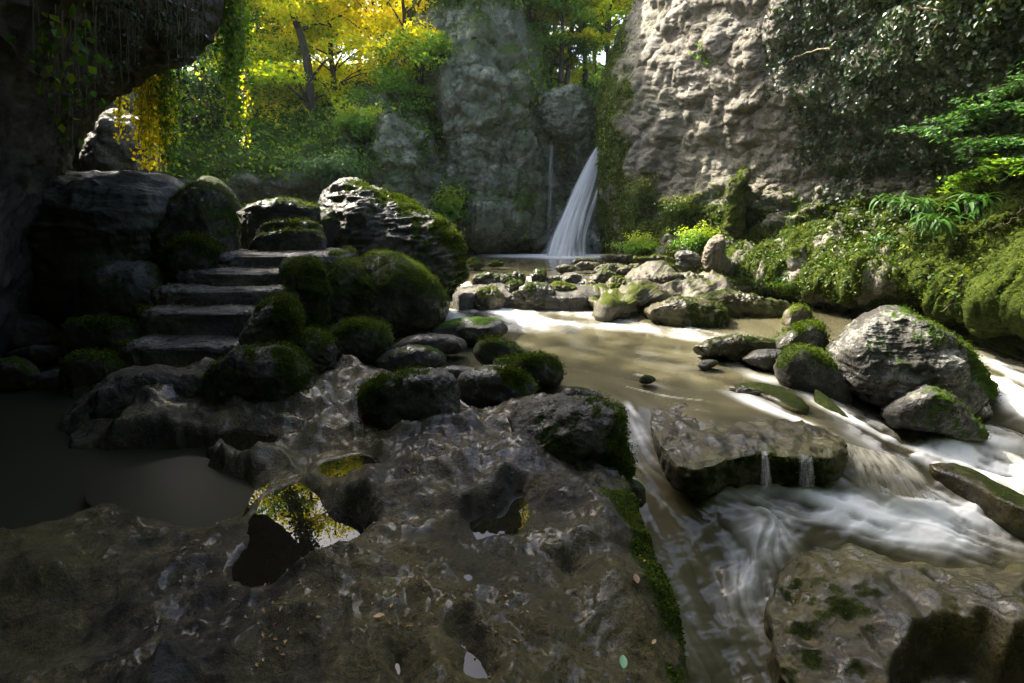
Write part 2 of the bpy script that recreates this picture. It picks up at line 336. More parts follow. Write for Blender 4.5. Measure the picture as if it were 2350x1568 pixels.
Wz = RBF([(1050,900,0),(1030,800,0),(1050,740,.0),(1200,690,.02),(1400,690,0),(1600,700,0),(1700,760,0),(1500,850,0),(1300,870,0),(1650,860,0),(1750,830,-.02),(1390,925,-.01),(1530,910,-.01),(1480,900,0),
    (1860,750,0),(1850,690,0),(1450,950,-.06),(1470,1000,-.18),(1540,1070,-.33),(1450,1080,-.38),(1600,1110,-.37),(1500,1150,-.48),(1560,1130,-.44),(1640,1170,-.50),(1500,1250,-.62),(1650,1270,-.70),
    (1730,1190,-.52),(1770,1190,-.56),(1600,1400,-.85),(1700,1350,-.80),(1850,1500,-1.0),(1800,1300,-.75),(1700,1560,-1.05),(1640,980,.0),(1750,980,-.01),(1850,990,-.02),(1700,985,-.02),(1600,1010,-.05),(1900,985,-.04),(1800,940,-.0),
    (1700,1110,-.33),(1780,1095,-.32),(1920,1085,-.31),(1980,1130,-.38),(1650,1115,-.34),(1850,1180,-.44),(2000,1200,-.50),(1960,985,-.12),(2050,1050,-.22),(2120,1110,-.35),(2160,1150,-.6),
    (1940,935,-.18),(2000,970,-.30),(2100,1020,-.42),(2200,1080,-.50),(2350,1130,-.62),(1880,905,-.08),(2300,870,-.22),(2350,950,-.42),(2250,960,-.42),(2300,1020,-.5),(2200,1180,-.66),(2350,1200,-.78),(2100,1230,-.66),(2300,1270,-.86),(2600,1300,-1.0),(2600,950,-.5),(2700,1100,-.8),
    (1800,900,-.01),(1850,930,-.03)])
M['backwater'].node_tree.nodes['Principled BSDF'].inputs['Specular IOR Level'].default_value = .15
# lattice over the river
xs = np.arange(930, 2760, 3.3); ys = np.concatenate([np.arange(655, 1000, 2.4), np.arange(1000, 1720, 3.6)])
LX, LY = np.meshgrid(xs, ys); nH, nW = LX.shape
Pw = W(LX, LY, -.25); wx, wy = Pw[..., 0], Pw[..., 1]
wz = Wz(wx, wy)
# place each point where its height belongs: iterate so that picture position and height agree
for _ in range(4):
    Pw = W(LX, LY, wz); wx, wy = Pw[..., 0], Pw[..., 1]; wz = .5 * wz + .5 * np.clip(Wz(wx, wy), -1.3, .03)
flows = [((1040,690),(1150,730),(1300,745),(1450,750),(1600,765),(1700,800),(1800,860)),
    ((1340,675),(1400,700),(1500,740),(1620,770)),((1080,760),(1250,790),(1450,800),(1600,830),(1750,870)),
    ((1100,860),(1300,850),(1450,880),(1560,900),(1700,900)),
    ((1250,880),(1380,900),(1450,940),(1480,1010),(1540,1080),(1640,1130),(1780,1190),(1900,1200)),
    ((1445,1000),(1460,1080),(1540,1130),(1640,1200),(1700,1260),(1740,1300)),
    ((1480,1150),(1540,1250),(1600,1400),(1720,1600)),((1780,1200),(1720,1290),(1700,1380),(1760,1480),(1900,1600)),
    ((1640,830),(1760,850),(1840,890),(1930,940),(2050,990),(2200,1050),(2400,1110)),
    ((1680,900),(1800,940),(1920,990),(2000,1040),(2090,1110),(2160,1160),(2300,1210),(2500,1260)),
    ((1560,940),(1700,960),(1850,1000),(1950,1060),(2060,1140)),
    ((2250,860),(2350,910),(2500,980)),((2230,960),(2350,1000),(2500,1050)),
    ((1720,1120),(1850,1150),(1950,1190),(2100,1230),(2300,1270),(2500,1330)),((2050,1130),(2180,1180),(2350,1230)),
    ((1600,1060),(1680,1110),(1740,1140))]
fu = np.zeros_like(LX); fv = np.zeros_like(LX); fw = np.zeros_like(LX) + 1e-6
for fl in flows:
    for (ax, ay), (bx, by) in zip(fl[:-1], fl[1:]):
        ex, ey = bx - ax, by - ay; l = math.hypot(ex, ey)
        t = np.clip(((LX - ax) * ex + (LY - ay) * ey) / (l * l), 0, 1)
        d2 = (LX - ax - t * ex) ** 2 + (LY - ay - t * ey) ** 2
        w = 1 / (d2 + 300) ** 1.5; fu += w * ex / l; fv += w * ey / l; fw += w
fl_ = np.hypot(fu, fv) + 1e-9; fu /= fl_; fv /= fl_
def lic(scale, steps, seed):
    rr = np.random.default_rng(seed); S = scale; ox, oy = xs[0] - 400, ys[0] - 400
    img = rr.random((int(1900 / S) + 2, int(2700 / S) + 2)).astype(np.float32)
    def samp(x, y):
        a = np.clip((x - ox) / S, 0, img.shape[1] - 2); b = np.clip((y - oy) / S, 0, img.shape[0] - 2)
        i = a.astype(int); j = b.astype(int); fa = a - i; fb = b - j
        return img[j, i] * (1 - fa) * (1 - fb) + img[j, i + 1] * fa * (1 - fb) + img[j + 1, i] * (1 - fa) * fb + img[j + 1, i + 1] * fa * fb
    acc = samp(LX, LY); n = 1
    for sg in (1, -1):
        x, y = LX.copy(), LY.copy()
        for k in range(steps):
            i = np.clip(((x - xs[0]) / 3.3), 0, nW - 1).astype(int); j = np.clip(np.searchsorted(ys, y.ravel()).reshape(y.shape), 0, nH - 1)
            x = x + sg * fu[j, i] * 4.5; y = y + sg * fv[j, i] * 4.5
            acc = acc + samp(x, y); n += 1
    a = acc / n; a = (a - a.mean()) / a.std(); return a
l1 = lic(4.5, 26, 1); l2 = lic(11, 22, 2); l3 = lic(30, 14, 3)
stk = l1 * .22 + l2 * .6 + l3 * .6
FO = [  # foam patches: x, y, half width, half height, tilt, strength
 (1060,718,60,22,0,1.1),(1130,728,120,24,5,.75),(1350,690,45,14,10,.7),(1300,712,110,14,4,.4),(1400,722,120,16,8,.4),(1500,755,170,9,5,.45),(1330,745,200,8,3,.4),(1620,775,120,9,5,.35),(1130,745,80,12,0,.5),
 (1170,795,60,20,0,.12),(1460,945,22,8,45,.9),(1470,1000,26,50,-25,.28),(1530,1060,50,30,35,.25),(1570,1105,90,18,28,.34),(1680,1150,110,18,30,.2),(1780,1185,40,9,25,.8),
 (1780,1230,45,60,35,.4),(1720,1330,50,110,-15,.22),(1870,1290,30,60,20,.2),(1820,1105,120,12,3,.35),(1760,1140,60,26,10,.35),(1960,1180,140,30,12,.75),(2060,1210,150,36,14,.85),(1900,1200,60,20,0,.3),(2200,1190,150,45,14,.9),(2320,1150,150,30,12,.9),
 (1960,965,60,12,32,.9),(2040,1000,90,26,24,1.0),(2150,1045,130,32,20,1.1),(2290,1080,140,36,14,1.2),(2400,1110,150,45,12,1.1),
 (2320,890,80,34,25,.85),(2380,950,100,30,25,.8),(2300,985,90,10,12,.6),(2250,1010,120,18,10,.45),(1880,925,60,8,30,.5),(1790,880,110,10,18,.28),(1700,835,120,14,8,.16),(1800,955,110,7,22,.45),(1740,920,70,10,20,.3),
 (1500,800,300,60,8,.07),(2200,1240,160,22,15,.45),(1620,1240,160,90,40,.05),(1560,1400,60,160,-20,.06),(2090,1120,55,24,45,.55),(1500,880,60,6,20,.12)]
foam = np.zeros_like(LX)
for X, Y, a, b, r, s in FO:
    c, sn = math.cos(math.radians(r)), math.sin(math.radians(r)); dx, dy = LX - X, LY - Y
    q = ((dx * c + dy * sn) / a) ** 2 + ((-dx * sn + dy * c) / b) ** 2
    foam = np.maximum(foam, s * np.exp(-q * .8)) + .25 * s * np.exp(-q * .8)
nb = fbm(np.stack([LX / 60, LY / 26, 0 * LX], -1).reshape(-1, 3), 4).reshape(LX.shape)
foam = np.clip(foam * (1 + .55 * stk + .9 * nb) - .06 + .02 * np.clip(stk - 1.6, 0, 2), 0, 1) ** 1.15
foam = foam * np.where(LY < 800, .4 + .6 * sst(-.25, .3, nb + .16 * stk), 1)
foam = np.clip(foam * .95 + .28 * sst(1.8, 2.8, l1) * (LY < 960) * (LX < 1800), 0, .97)
wz2 = wz + .0022 * stk * (.3 + 1.2 * sst(-.05, -.3, wz)) + .02 * l3 * sst(-.05, -.4, wz) + .015 * nb * sst(-.05, -.3, wz) + .02 * foam
Pw = np.stack([wx, wy, wz2], -1)
riv = mk('river', Pw, gridfaces(nH, nW)[:, ::-1], M['river'], attrs={'foam': foam.ravel(), 'streak': (.5 + .2 * stk).ravel()})
tag(riv, 'muddy olive river with silky white foam streaks running to the right', 'water', kind='structure')
# upper pool
xs2 = np.arange(980, 1420, 4.); ys2 = np.arange(583, 648, .8); UX, UY = np.meshgrid(xs2, ys2); Pu = W(UX, UY, .45)
uf = np.clip(np.exp(-((UY - 586) / 4) ** 2) * 1.1 * sst(1060, 1180, UX) + np.exp(-((UX - 1300) / 80) ** 2 - ((UY - 587) / 7) ** 2), 0, .95)
un = fbm(np.stack([UX / 40, UY / 4, 0 * UX], -1).reshape(-1, 3), 4).reshape(UX.shape)
keep = sst(640, 668, UY)
Pu[..., 2] += .01 * un
up = mk('upper_pool', Pu, gridfaces(*UX.shape)[:, ::-1], M['river'], attrs={'foam': np.clip(uf + .15 * un * uf, 0, 1).ravel(), 'streak': (.5 + .5 * un).ravel()})
tag(up, 'upper brown pool at the foot of the tall waterfall', 'water', kind='structure')
# dam under the near edge of the upper pool is built with the ledge rocks below
bw = mk('backwater', [(-9,-3,.10),(-1.5,-3,.10),(-1.5,7,.10),(-9,7,.10)], [(0,1,2,3)], M['backwater'], attrs={'foam': [0]*4, 'streak': [.5]*4})
tag(bw, 'still dark backwater under the cave roof beside the stone steps', 'water', kind='structure')
PL = {'a': 'largest dark puddle mirroring white sky between tree leaves', 'b': 'small puddle with fallen leaves right of the largest puddle', 'c': 'long narrow puddle at the bottom edge of the rock shelf',
 'd': 'tiny round puddle like a coin on the dark rock shelf', 'e': 'shallow puddle tinted green by leaf reflections below the square boulder', 'f': 'thin bluish puddle sliver left of the long narrow puddle',
 'g': 'shallow puddle in the rippled shelf below the dark mossy boulder', 'h': 'little pothole puddle in the pitted middle of the shelf', 'i': 'broad shallow puddle on the dark left side of the shelf'}
for k, (P, z, dp) in PUDW.items():
    P = np.array(P); c = P.mean(0); Q = c + (P - c) * 1.22; n = len(Q)
    V = np.concatenate([[[c[0], c[1], z]], np.c_[Q, np.full(n, z)]]); Fc = [(0, 1 + i, 1 + (i + 1) % n) for i in range(n)]
    o = mk('puddle', V, Fc, M['backwater' if k == 'i' else 'puddle'], attrs={'foam': np.zeros(n + 1), 'streak': np.full(n + 1, .5)}, origin=(c[0], c[1], z))
    tag(o, PL[k], 'puddle', kind='structure')

# ------------------------------------------------------------------ boulders
def cubesphere(n):
    a = np.tan(np.linspace(-math.pi / 4, math.pi / 4, n)); A, B = np.meshgrid(a, a, indexing='ij'); o = np.ones_like(A); Vs, Fs = [], []
    for k, (p, s) in enumerate([((0, 1, 2), 1), ((0, 1, 2), -1), ((1, 2, 0), 1), ((1, 2, 0), -1), ((2, 0, 1), 1), ((2, 0, 1), -1)]):
        q = np.stack([A, B, s * o], -1).reshape(-1, 3); V = np.empty_like(q)
        for i in range(3): V[:, p[i]] = q[:, i]
        f = gridfaces(n, n); Fs.append((f if s < 0 else f[:, ::-1]) + k * n * n); Vs.append(V)
    V = np.concatenate(Vs); V /= np.linalg.norm(V, axis=1)[:, None]; Fc = np.concatenate(Fs)
    key = np.round(V * 1e4).astype(np.int64); _, i, inv = np.unique(key, axis=0, return_index=True, return_inverse=True)
    return V[i], inv.ravel()[Fc]
CS = {}
def vnormals(V, Fc):
    a, b, c, d = (V[Fc[:, i]] for i in range(4)); n = np.cross(c - a, d - b); N = np.zeros_like(V)
    for i in range(4): np.add.at(N, Fc[:, i], n)
    return N / (np.linalg.norm(N, axis=1)[:, None] + 1e-12)
def star(out2):                       # radius by angle of an outline around its centre
    P = np.asarray(out2, float); c = (P.max(0) + P.min(0)) / 2; n = len(P)
    P = catmull(np.concatenate([P, P[:1]]), n * 10)[:-1]
    q = P - c; th = np.arctan2(q[:, 1], q[:, 0]); r = np.hypot(q[:, 0], q[:, 1]); i = np.argsort(th); th, r = th[i], r[i]
    return c, (lambda t: np.interp(t, np.r_[th - 2 * math.pi, th, th + 2 * math.pi], np.r_[r, r, r]))
def leaves(name, P, N, size, mat, parent=None, spread=.5, aspect=.6, rnd=None, hang=0., origin=None, seed=0):
    r = np.random.default_rng(seed + len(P)); n = len(P)
    s = (size * r.uniform(.55, 1.35, n))[:, None]
    N = N + r.normal(size=(n, 3)) * spread; N /= np.linalg.norm(N, axis=1)[:, None] + 1e-9
    T = r.normal(size=(n, 3)); T[:, 2] -= hang; T -= N * (T * N).sum(1)[:, None]; T /= np.linalg.norm(T, axis=1)[:, None] + 1e-9
    B = np.cross(N, T)
    V = np.stack([P - T * s * .5, P + B * s * aspect * .5 + N * s * .12, P + T * s * .55, P - B * s * aspect * .5 + N * s * .12], 1).reshape(-1, 3)
    i = np.arange(n)[:, None] * 4; Fc = np.concatenate([i + np.array([[0, 1, 2]]), i + np.array([[0, 2, 3]])])
    if rnd is None: rnd = r.random(n)
    return mk(name, V, Fc, mat, parent, attrs={'rnd': np.repeat(np.clip(rnd, 0, 1), 4)}, origin=origin, smooth=False)
def fuzz(o, V, N, moss, count, size, mat='l_moss', thr=.5):
    w = np.clip(moss - thr, 0, 1); 
    if w.sum() < 1e-3: return None
    r = np.random.default_rng(len(V) + count); i = r.choice(len(V), count, p=w / w.sum())
    e = size * .8
    P = V[i] + r.normal(size=(count, 3)) * .02 + N[i] * size * .25
    Nn = N[i]; side = np.cross(Nn, r.normal(size=(count, 3)))
    c = leaves('moss', P, side, size, M[mat], o, .4, .35, rnd=r.random(count) * .6 + .4 * np.clip(N[i][:, 2], 0, 1) * r.random(count), seed=count)  # tufts on upward faces picked brighter, sunlit tips put into colour
    # tufts stand up out of the rock
    c['kind'] = 'stuff'; return c
def boulder(label, out, d, thick=.8, ex=.75, mat='wet', n=56, amp=.06, freq=1.6, moss=.3, mdir=(.2, .1, 1), flat=None, fz=0, fs=.035, lean=0., dome=None, cuts=7, hollow=None, tilt=None, name='boulder', cat='boulder', group=None, seed=None, strata=0., parent=None, mossy=1., pits=0.):
    """outline as seen, d metres away; thick = depth over height; flat = height of horizontal outline instead"""
    if n not in CS: CS[n] = cubesphere(n)
    S, Fc = CS[n]; sd_ = (sum(ord(c) for c in label) * 7 % 997) if seed is None else seed
    if flat is None:
        W3 = np.array([D(X, Y, d) for X, Y in out]); o2 = W3[:, [0, 2]]; c, R = star(o2)
        a = np.arctan2(S[:, 2], S[:, 0]); rho = np.hypot(S[:, 0], S[:, 2]); dep = S[:, 1]
        r2 = R(a) * rho ** ex; hw = (o2.max(0) - o2.min(0)).min() / 2 * thick * 1.25
        V = np.stack([c[0] + r2 * np.cos(a), d + hw * np.sign(dep) * np.abs(dep) ** ex, c[1] + r2 * np.sin(a)], -1)
        V[:, 1] += lean * (V[:, 2] - c[1]); size = math.sqrt(o2.ptp(0)[0] * o2.ptp(0)[1]) if hasattr(o2, 'ptp') else math.sqrt(np.ptp(o2, 0)[0] * np.ptp(o2, 0)[1])
        ctr = np.array([c[0], d, c[1]]); zb = o2[:, 1].min()
        # keep the drawn outline although the body has depth: nearer points are drawn in a little
        k = (V[:, 1] / d) ** .8; V[:, 0] *= k; V[:, 2] = CAM_Z + (V[:, 2] - CAM_Z) * k
    else:
        W3 = np.array([W(X, Y, flat) for X, Y in out]); c, R = star(W3[:, :2])
        a = np.arctan2(S[:, 1], S[:, 0]); rho = np.hypot(S[:, 0], S[:, 1]); dep = S[:, 2]
        r2 = R(a) * rho ** ex; h = np.where(dep > 0, d * .35 if dome is None else dome, d)
        V = np.stack([c[0] + r2 * np.cos(a), c[1] + r2 * np.sin(a), flat - (d * .3 if dome is None else dome) + h * np.sign(dep) * np.abs(dep) ** ex], -1)
        size = math.sqrt(np.ptp(W3[:, 0]) * np.ptp(W3[:, 1])); ctr = np.array([c[0], c[1], flat]); zb = flat - d
    if tilt: V[:, 2] += tilt[0] * (V[:, 0] - ctr[0]) + tilt[1] * (V[:, 1] - ctr[1])
    rc = np.random.default_rng(sd_); mid_ = V.mean(0)
    for _ in range(cuts if flat is None else 0):
        nn_ = rc.normal(size=3); nn_ /= np.linalg.norm(nn_); s_ = (V - mid_) @ nn_; hh = s_.max() * rc.uniform(.8, .95); ov = np.clip(s_ - hh, 0, None)
        V = V - nn_ * (ov * .65)[:, None]
    N = vnormals(V, Fc); N *= np.sign(((V - V.mean(0)) * N).sum())
    q = V / size + sd_ * 1.37
    a_ = amp * size
    dsp = 1.1 * fbm(q * freq, 3) + .45 * fbm(q * freq * 3 + 7, 5, ridged=(flat is None)) + .35 * fbm(q * freq * 6 + 3, 5)
    f1, f2 = worley(q * freq * 1.5 + 4); dsp += .55 * np.clip((f2 - f1) * 1.4, 0, 1) - .3
    if pits: g1, _ = worley(q * freq * 4); dsp -= pits * np.clip(1 - g1 / .5, 0, 1)
    if strata: dsp += strata * fbm(q * np.float32([1.5, 1.5, 9]) * freq + 5, 4, ridged=True)
    V = V + N * (a_ * dsp)[:, None]
    if hollow:
        hs = poly_sd(V[:, 0], V[:, 1], [tuple(W(a, b, flat)[:2]) for a, b in hollow]) + .10 * fbm(q * 4, 4); V[:, 2] -= .45 * sst(-.02, .09, hs); hk = sst(-.04, .02, hs)
    else: hk = 0
    N = vnormals(V, Fc); N *= np.sign(((V - V.mean(0)) * N).sum())
    md = np.array(mdir, float); md /= np.linalg.norm(md)
    ms = np.clip(moss * mossy + .45 * (N @ md) * (moss > .12) + .6 * fbm(q * 2.3 + 50, 4), 0, 1) if moss > 0 else np.zeros(len(V))
    ms = ms * (1 - hk)
    org = np.array([ctr[0], ctr[1], zb]); 
    o = mk(name, V, Fc, M[mat], parent, attrs={'moss': ms}, origin=org)
    if parent is not None: o.location = [float(v) for v in (org - np.array(parent.location))]
    else: tag(o, label, cat, group)
    if fz and moss > 0: fuzz(o, V - org, N, ms, fz, fs)
    return o
B = boulder
# left group
B('huge shadowed grey boulder filling the left under the cave roof', [(20,440),(80,415),(130,412),(200,408),(290,408),(370,418),(412,430),(428,480),(415,560),(370,640),(320,720),(220,760),(100,760),(30,700),(0,600),(0,500)], 7.6, .7, .6, 'grey', 90, .05, 1.5, .0, strata=.5)
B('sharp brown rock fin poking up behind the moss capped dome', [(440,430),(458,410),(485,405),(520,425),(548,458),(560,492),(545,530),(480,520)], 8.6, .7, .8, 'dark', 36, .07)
B('round dome boulder with a bright moss cap behind the steps', [(312,570),(326,505),(362,455),(420,425),(455,415),(490,425),(525,452),(540,492),(548,540),(535,600),(440,640),(330,640)], 7.2, .7, .7, 'wet', 80, .06, 1.6, .44, (.1, 0, 1), fz=14000, fs=.02)
B('flat topped slab above the step stones with a wet shining top', [(546,500),(566,467),(600,462),(660,463),(720,470),(738,478),(742,520),(720,560),(600,575),(546,560)], 8.3, .8, .4, 'wet', 44, .05, 1.8, .3, strata=.4, fz=1500)
B('small dark rock wedged between flat slab and wet sloping boulder', [(732,490),(750,478),(768,485),(775,520),(770,590),(738,600)], 8.0, .8, .7, 'wet', 24, .06, moss=.3)
B('upper of the two small step stones under the flat slab', [(590,535),(612,513),(660,508),(710,510),(738,520),(742,548),(700,560),(600,560)], 7.6, .9, .4, 'wet', 36, .05, moss=.33, fz=600, name='step_stone', cat='stepping stone', strata=.4)
B('lower of the two small step stones right above the landing', [(574,566),(590,542),(630,532),(690,528),(738,535),(744,575),(720,590),(590,590)], 7.2, .9, .4, 'wet', 36, .05, moss=.33, fz=700, name='step_stone', cat='stepping stone', strata=.4)
B('big wet boulder with a ledgy shining slope and mossy right shoulder', [(747,455),(765,432),(800,424),(830,430),(880,445),(930,470),(975,490),(1015,510),(1042,537),(1056,575),(1058,615),(1042,655),(1010,670),(950,680),(850,680),(770,680),(742,600),(745,520)], 8.9, .9, .68, 'wet', 110, .05, 1.9, .3, (1.3, -.2, .5), fz=9000, fs=.05, strata=.9, lean=.25)
B('left lobe of moss covered boulder beside the stair wall', [(640,640),(670,595),(720,583),(780,590),(830,605),(870,640),(890,700),(880,760),(800,790),(690,790),(645,740)], 7.0, .75, .7, 'wet', 70, .09, 1.7, .42, (.1, 0, 1), fz=14000, fs=.02)
B('great round moss covered boulder overhanging the river foam', [(800,640),(830,592),(880,580),(930,588),(970,608),(1003,645),(1030,690),(1022,728),(990,762),(940,785),(870,785),(810,750)], 7.3, .85, .75, 'wet', 90, .05, 1.4, .45, (.1, .1, 1), fz=18000, fs=.02)
B('small mossy stone hidden under the right shoulder of wet boulder', [(1030,640),(1042,612),(1060,607),(1075,618),(1076,640),(1050,655),(1030,655)], 9.8, .8, .8, 'wet', 20, .05, moss=.5)
B('grey green boulder left of the steps leaning on the huge boulder', [(172,670),(185,630),(225,608),(280,604),(345,606),(375,640),(370,720),(330,760),(230,760),(180,720)], 6.3, .7, .7, 'grey', 56, .05, 1.6, .14)
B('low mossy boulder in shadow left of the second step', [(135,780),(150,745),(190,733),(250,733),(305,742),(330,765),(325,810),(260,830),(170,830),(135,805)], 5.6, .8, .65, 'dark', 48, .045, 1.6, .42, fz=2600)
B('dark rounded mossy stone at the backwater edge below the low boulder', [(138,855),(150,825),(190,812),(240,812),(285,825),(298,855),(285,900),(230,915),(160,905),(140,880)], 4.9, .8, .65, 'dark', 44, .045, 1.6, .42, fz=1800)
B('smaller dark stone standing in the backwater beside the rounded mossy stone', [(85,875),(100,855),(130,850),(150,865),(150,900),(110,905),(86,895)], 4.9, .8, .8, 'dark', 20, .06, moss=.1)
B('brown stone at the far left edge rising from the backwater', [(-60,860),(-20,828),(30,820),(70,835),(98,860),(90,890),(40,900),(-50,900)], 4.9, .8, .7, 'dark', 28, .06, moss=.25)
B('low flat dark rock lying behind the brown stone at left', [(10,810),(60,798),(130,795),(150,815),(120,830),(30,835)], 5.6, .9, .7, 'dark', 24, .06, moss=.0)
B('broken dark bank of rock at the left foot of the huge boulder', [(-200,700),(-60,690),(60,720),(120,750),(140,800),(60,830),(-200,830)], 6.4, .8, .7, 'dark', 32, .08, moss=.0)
B('unseen wall added to block sunlight behind huge boulder at far left', [(-700,-100),(-300,-150),(-60,-100),(40,200),(80,560),(60,720),(-100,850),(-700,850)], 9.2, .5, .5, 'dark', 50, .06, 1.5, 0, name='sun_block_wall', cat='rock')  # unseen wall added to stop sun leaking in past the cave wall
# staircase
st = empty('stone_staircase', (-2.6, 5.1, .3)); tag(st, 'worn stone staircase of five steps with a mossy side wall', 'staircase')
steps = [(.62, 4.72, 258, 575, 790), (.92, 5.18, 300, 615, 712), (1.11, 5.62, 332, 675, 663), (1.295, 6.02, 392, 690, 620), (1.48, 6.45, 458, 765, 581)]
for i, (z, y0, xa, xb, yp) in enumerate(steps):
    a, b = W(xa, yp, z), W(xb, yp, z); y0 = a[1]; w = b[0] - a[0]; c = (a[0] + b[0]) / 2; dd = .62 if i < 4 else 1.1
    S, Fc = CS.setdefault(64, cubesphere(64)); e = .28
    r_ = np.random.default_rng(i)
    V = np.stack([np.sign(S[:, 0]) * np.abs(S[:, 0]) ** e * w / 2, np.sign(S[:, 1]) * np.abs(S[:, 1]) ** e * dd / 2, np.sign(S[:, 2]) * np.abs(S[:, 2]) ** e * .25], -1)
    m_ = np.abs(V / np.array([w / 2, dd / 2, .25])).max(1); 
    V = V + np.array([c, y0 + dd / 2, z - .245])
    N = vnormals(V, Fc); N *= np.sign(((V - V.mean(0)) * N).sum()); up_ = np.clip(N[:, 2], 0, 1)
    q = V * 1.4 + i * 9
    dz = .05 * fbm(q * 1.3, 3) + .035 * fbm(q * 4, 5, ridged=True) + .02 * fbm(q * 9, 4)
    V = V + N * dz[:, None]; V[:, 2] -= .045 * up_ * (1 - np.clip(np.abs((V[:, 0] - c) / (w / 2)), 0, 1) ** 2)
    V[:, 1] += .07 * fbm(np.c_[V[:, :1] * 1.5, V[:, 2:] * 0 + i * 3, V[:, :1] * 0], 3) * (N[:, 1] < -.1)
    N = vnormals(V, Fc); N *= np.sign(((V - V.mean(0)) * N).sum())
    rel = (V[:, 0] - c) / (w / 2)
    ms = np.clip(.16 + .5 * sst(.7, .98, np.abs(rel)) * up_ + .3 * fbm(q * 2, 4) + .12 * up_, 0, 1)
    o = mk('step', V - np.array(st.location), Fc, M['step'], st, attrs={'moss': ms}); fuzz(o, V - np.array(st.location), N, ms, 900, .03)
def cheek(out, d, **k):
    return B('', out, d, parent=st, name=k.pop('name', 'side_wall'), **k)
cheek([(640,650),(652,598),(684,586),(730,592),(752,640),(756,720),(742,790),(700,815),(650,810),(640,760)], 6.1, thick=.8, ex=.55, mat='wet', n=64, amp=.08, moss=.48, mdir=(.5, -.3, .8), fz=13000, fs=.02, seed=11)
cheek([(572,745),(600,708),(640,680),(672,700),(690,760),(690,805),(640,830),(580,830),(552,800),(552,768)], 4.95, thick=.9, ex=.65, mat='step', n=60, amp=.09, moss=.36, mdir=(1, -.2, .4), fz=8000, fs=.025, seed=12)
cheek([(375,600),(395,560),(430,538),(480,545),(510,565),(500,600),(470,640),(400,650),(380,630)], 6.5, thick=.9, ex=.7, mat='wet', n=44, amp=.05, moss=.6, fz=5000, seed=13, name='side_stone')
cheek([(420,640),(500,590),(600,585),(640,640),(640,760),(520,830),(380,830),(350,760),(370,700)], 6.9, thick=.55, ex=.5, mat='dark', n=30, amp=.02, moss=0, seed=14, name='rubble_core')
_r2 = np.random.default_rng(44); _lp = []
for z, y0, xa, xb, yp in steps:
    a, b = W(xa, yp, z), W(xb, yp, z); _lp.append(np.c_[_r2.uniform(a[0] + .1, b[0] - .25, 90), a[1] + .06 + .34 * _r2.random(90) ** .6, np.full(90, z + .012)])
o = leaves('leaf_litter', np.concatenate(_lp), np.tile([0, 0, 1.], (450, 1)), .024, M['l_dead'], None, .3, .6, seed=12); tag(o, 'brown leaf crumbs and debris strewn over the treads of the stone steps', 'leaf litter', kind='stuff')
# boulders on the shelf
B('dark mossy boulder right below the lowest step', [(468,880),(480,845),(520,815),(565,798),(600,805),(650,797),(690,815),(708,850),(706,890),(680,925),(600,955),(500,955),(470,925)], 4.15, .75, .6, 'wet', 90, .07, 1.7, .30, (.7, 0, .7), fz=8000, fs=.022)
B('small mossy lump between dark boulder and oval moss cushion', [(668,800),(690,770),(730,757),(757,775),(770,815),(760,855),(710,870),(672,850)], 4.95, .8, .75, 'wet', 46, .1, 1.8, .36, fz=3600, fs=.025)
B('oval moss cushion boulder in front of the great mossy boulder', [(752,790),(765,755),(810,738),(860,740),(895,760),(908,790),(895,820),(840,840),(775,840),(752,820)], 5.5, .8, .7, 'wet', 60, .08, 1.7, .38, fz=6500, fs=.025)
B('long low wet stone with yellow moss at the edge of the foam', [(970,770),(1000,748),(1050,733),(1100,727),(1145,733),(1170,748),(1160,770),(1100,790),(1020,800),(975,790)], 7.0, 1.1, .75, 'white', 50, .04, 1.5, .26, (.3, 0, 1), mossy=.9)
B('flat wet stone touching the long low stone', [(905,790),(960,768),(1040,772),(1075,790),(1050,810),(960,820),(900,812)], 6.2, 1.1, .7, 'wet', 40, .04, 1.5, .0)
B('dark hummock of rock at the river edge left of the pebble stones', [(860,830),(900,800),(970,795),(1020,812),(1028,835),(1000,850),(900,860),(860,850)], 5.3, 1.0, .7, 'wet', 40, .05, 1.5, .15)
B('pointed grey green stone alone in the brown pool', [(1084,808),(1098,785),(1130,778),(1165,785),(1200,808),(1205,825),(1150,838),(1100,835),(1086,822)], 5.75, .9, .7, 'wet', 44, .045, 1.6, .30, (0, 0, 1), mossy=1.1, fz=700)
B('black moss crusted stone in the pool right of the pointed stone', [(1128,838),(1140,824),(1200,818),(1250,815),(1283,828),(1293,855),(1285,880),(1240,888),(1170,872),(1130,855)], 5.1, .9, .6, 'wet', 50, .05, 1.8, .45, fz=2500, fs=.03)
B('square topped dark boulder sitting on the middle of the shelf', [(825,925),(832,890),(870,865),(930,855),(1000,852),(1045,865),(1055,905),(1050,960),(1020,990),(950,1003),(870,1000),(835,975)], 3.65, .8, .5, 'wet', 90, .06, 1.9, .24, (-.8, -.2, .5), fz=4500, fs=.018)
B('glossy pale streaked boulder right of the square dark one', [(1045,880),(1060,855),(1110,843),(1170,842),(1210,860),(1232,890),(1225,920),(1180,940),(1100,940),(1060,915)], 4.5, .9, .7, 'white', 64, .045, 1.7, .2, (1, 0, .3), fz=1500, fs=.03)
B('wet grey rock lying behind the square topped boulder', [(960,862),(1010,845),(1080,842),(1100,860),(1080,885),(980,885)], 4.7, 1., .7, 'wet', 32, .05, moss=.0)
B('tall moss sided block at the corner of the shelf above the channel', [(1165,960),(1200,925),(1260,910),(1310,912),(1370,918),(1425,935),(1436,1000),(1438,1080),(1425,1150),(1380,1180),(1300,1140),(1230,1050),(1190,1000)], 3.25, .85, .5, 'wet', 120, .065, 1.9, .27, (1.1, -.4, .1), fz=14000, fs=.02)
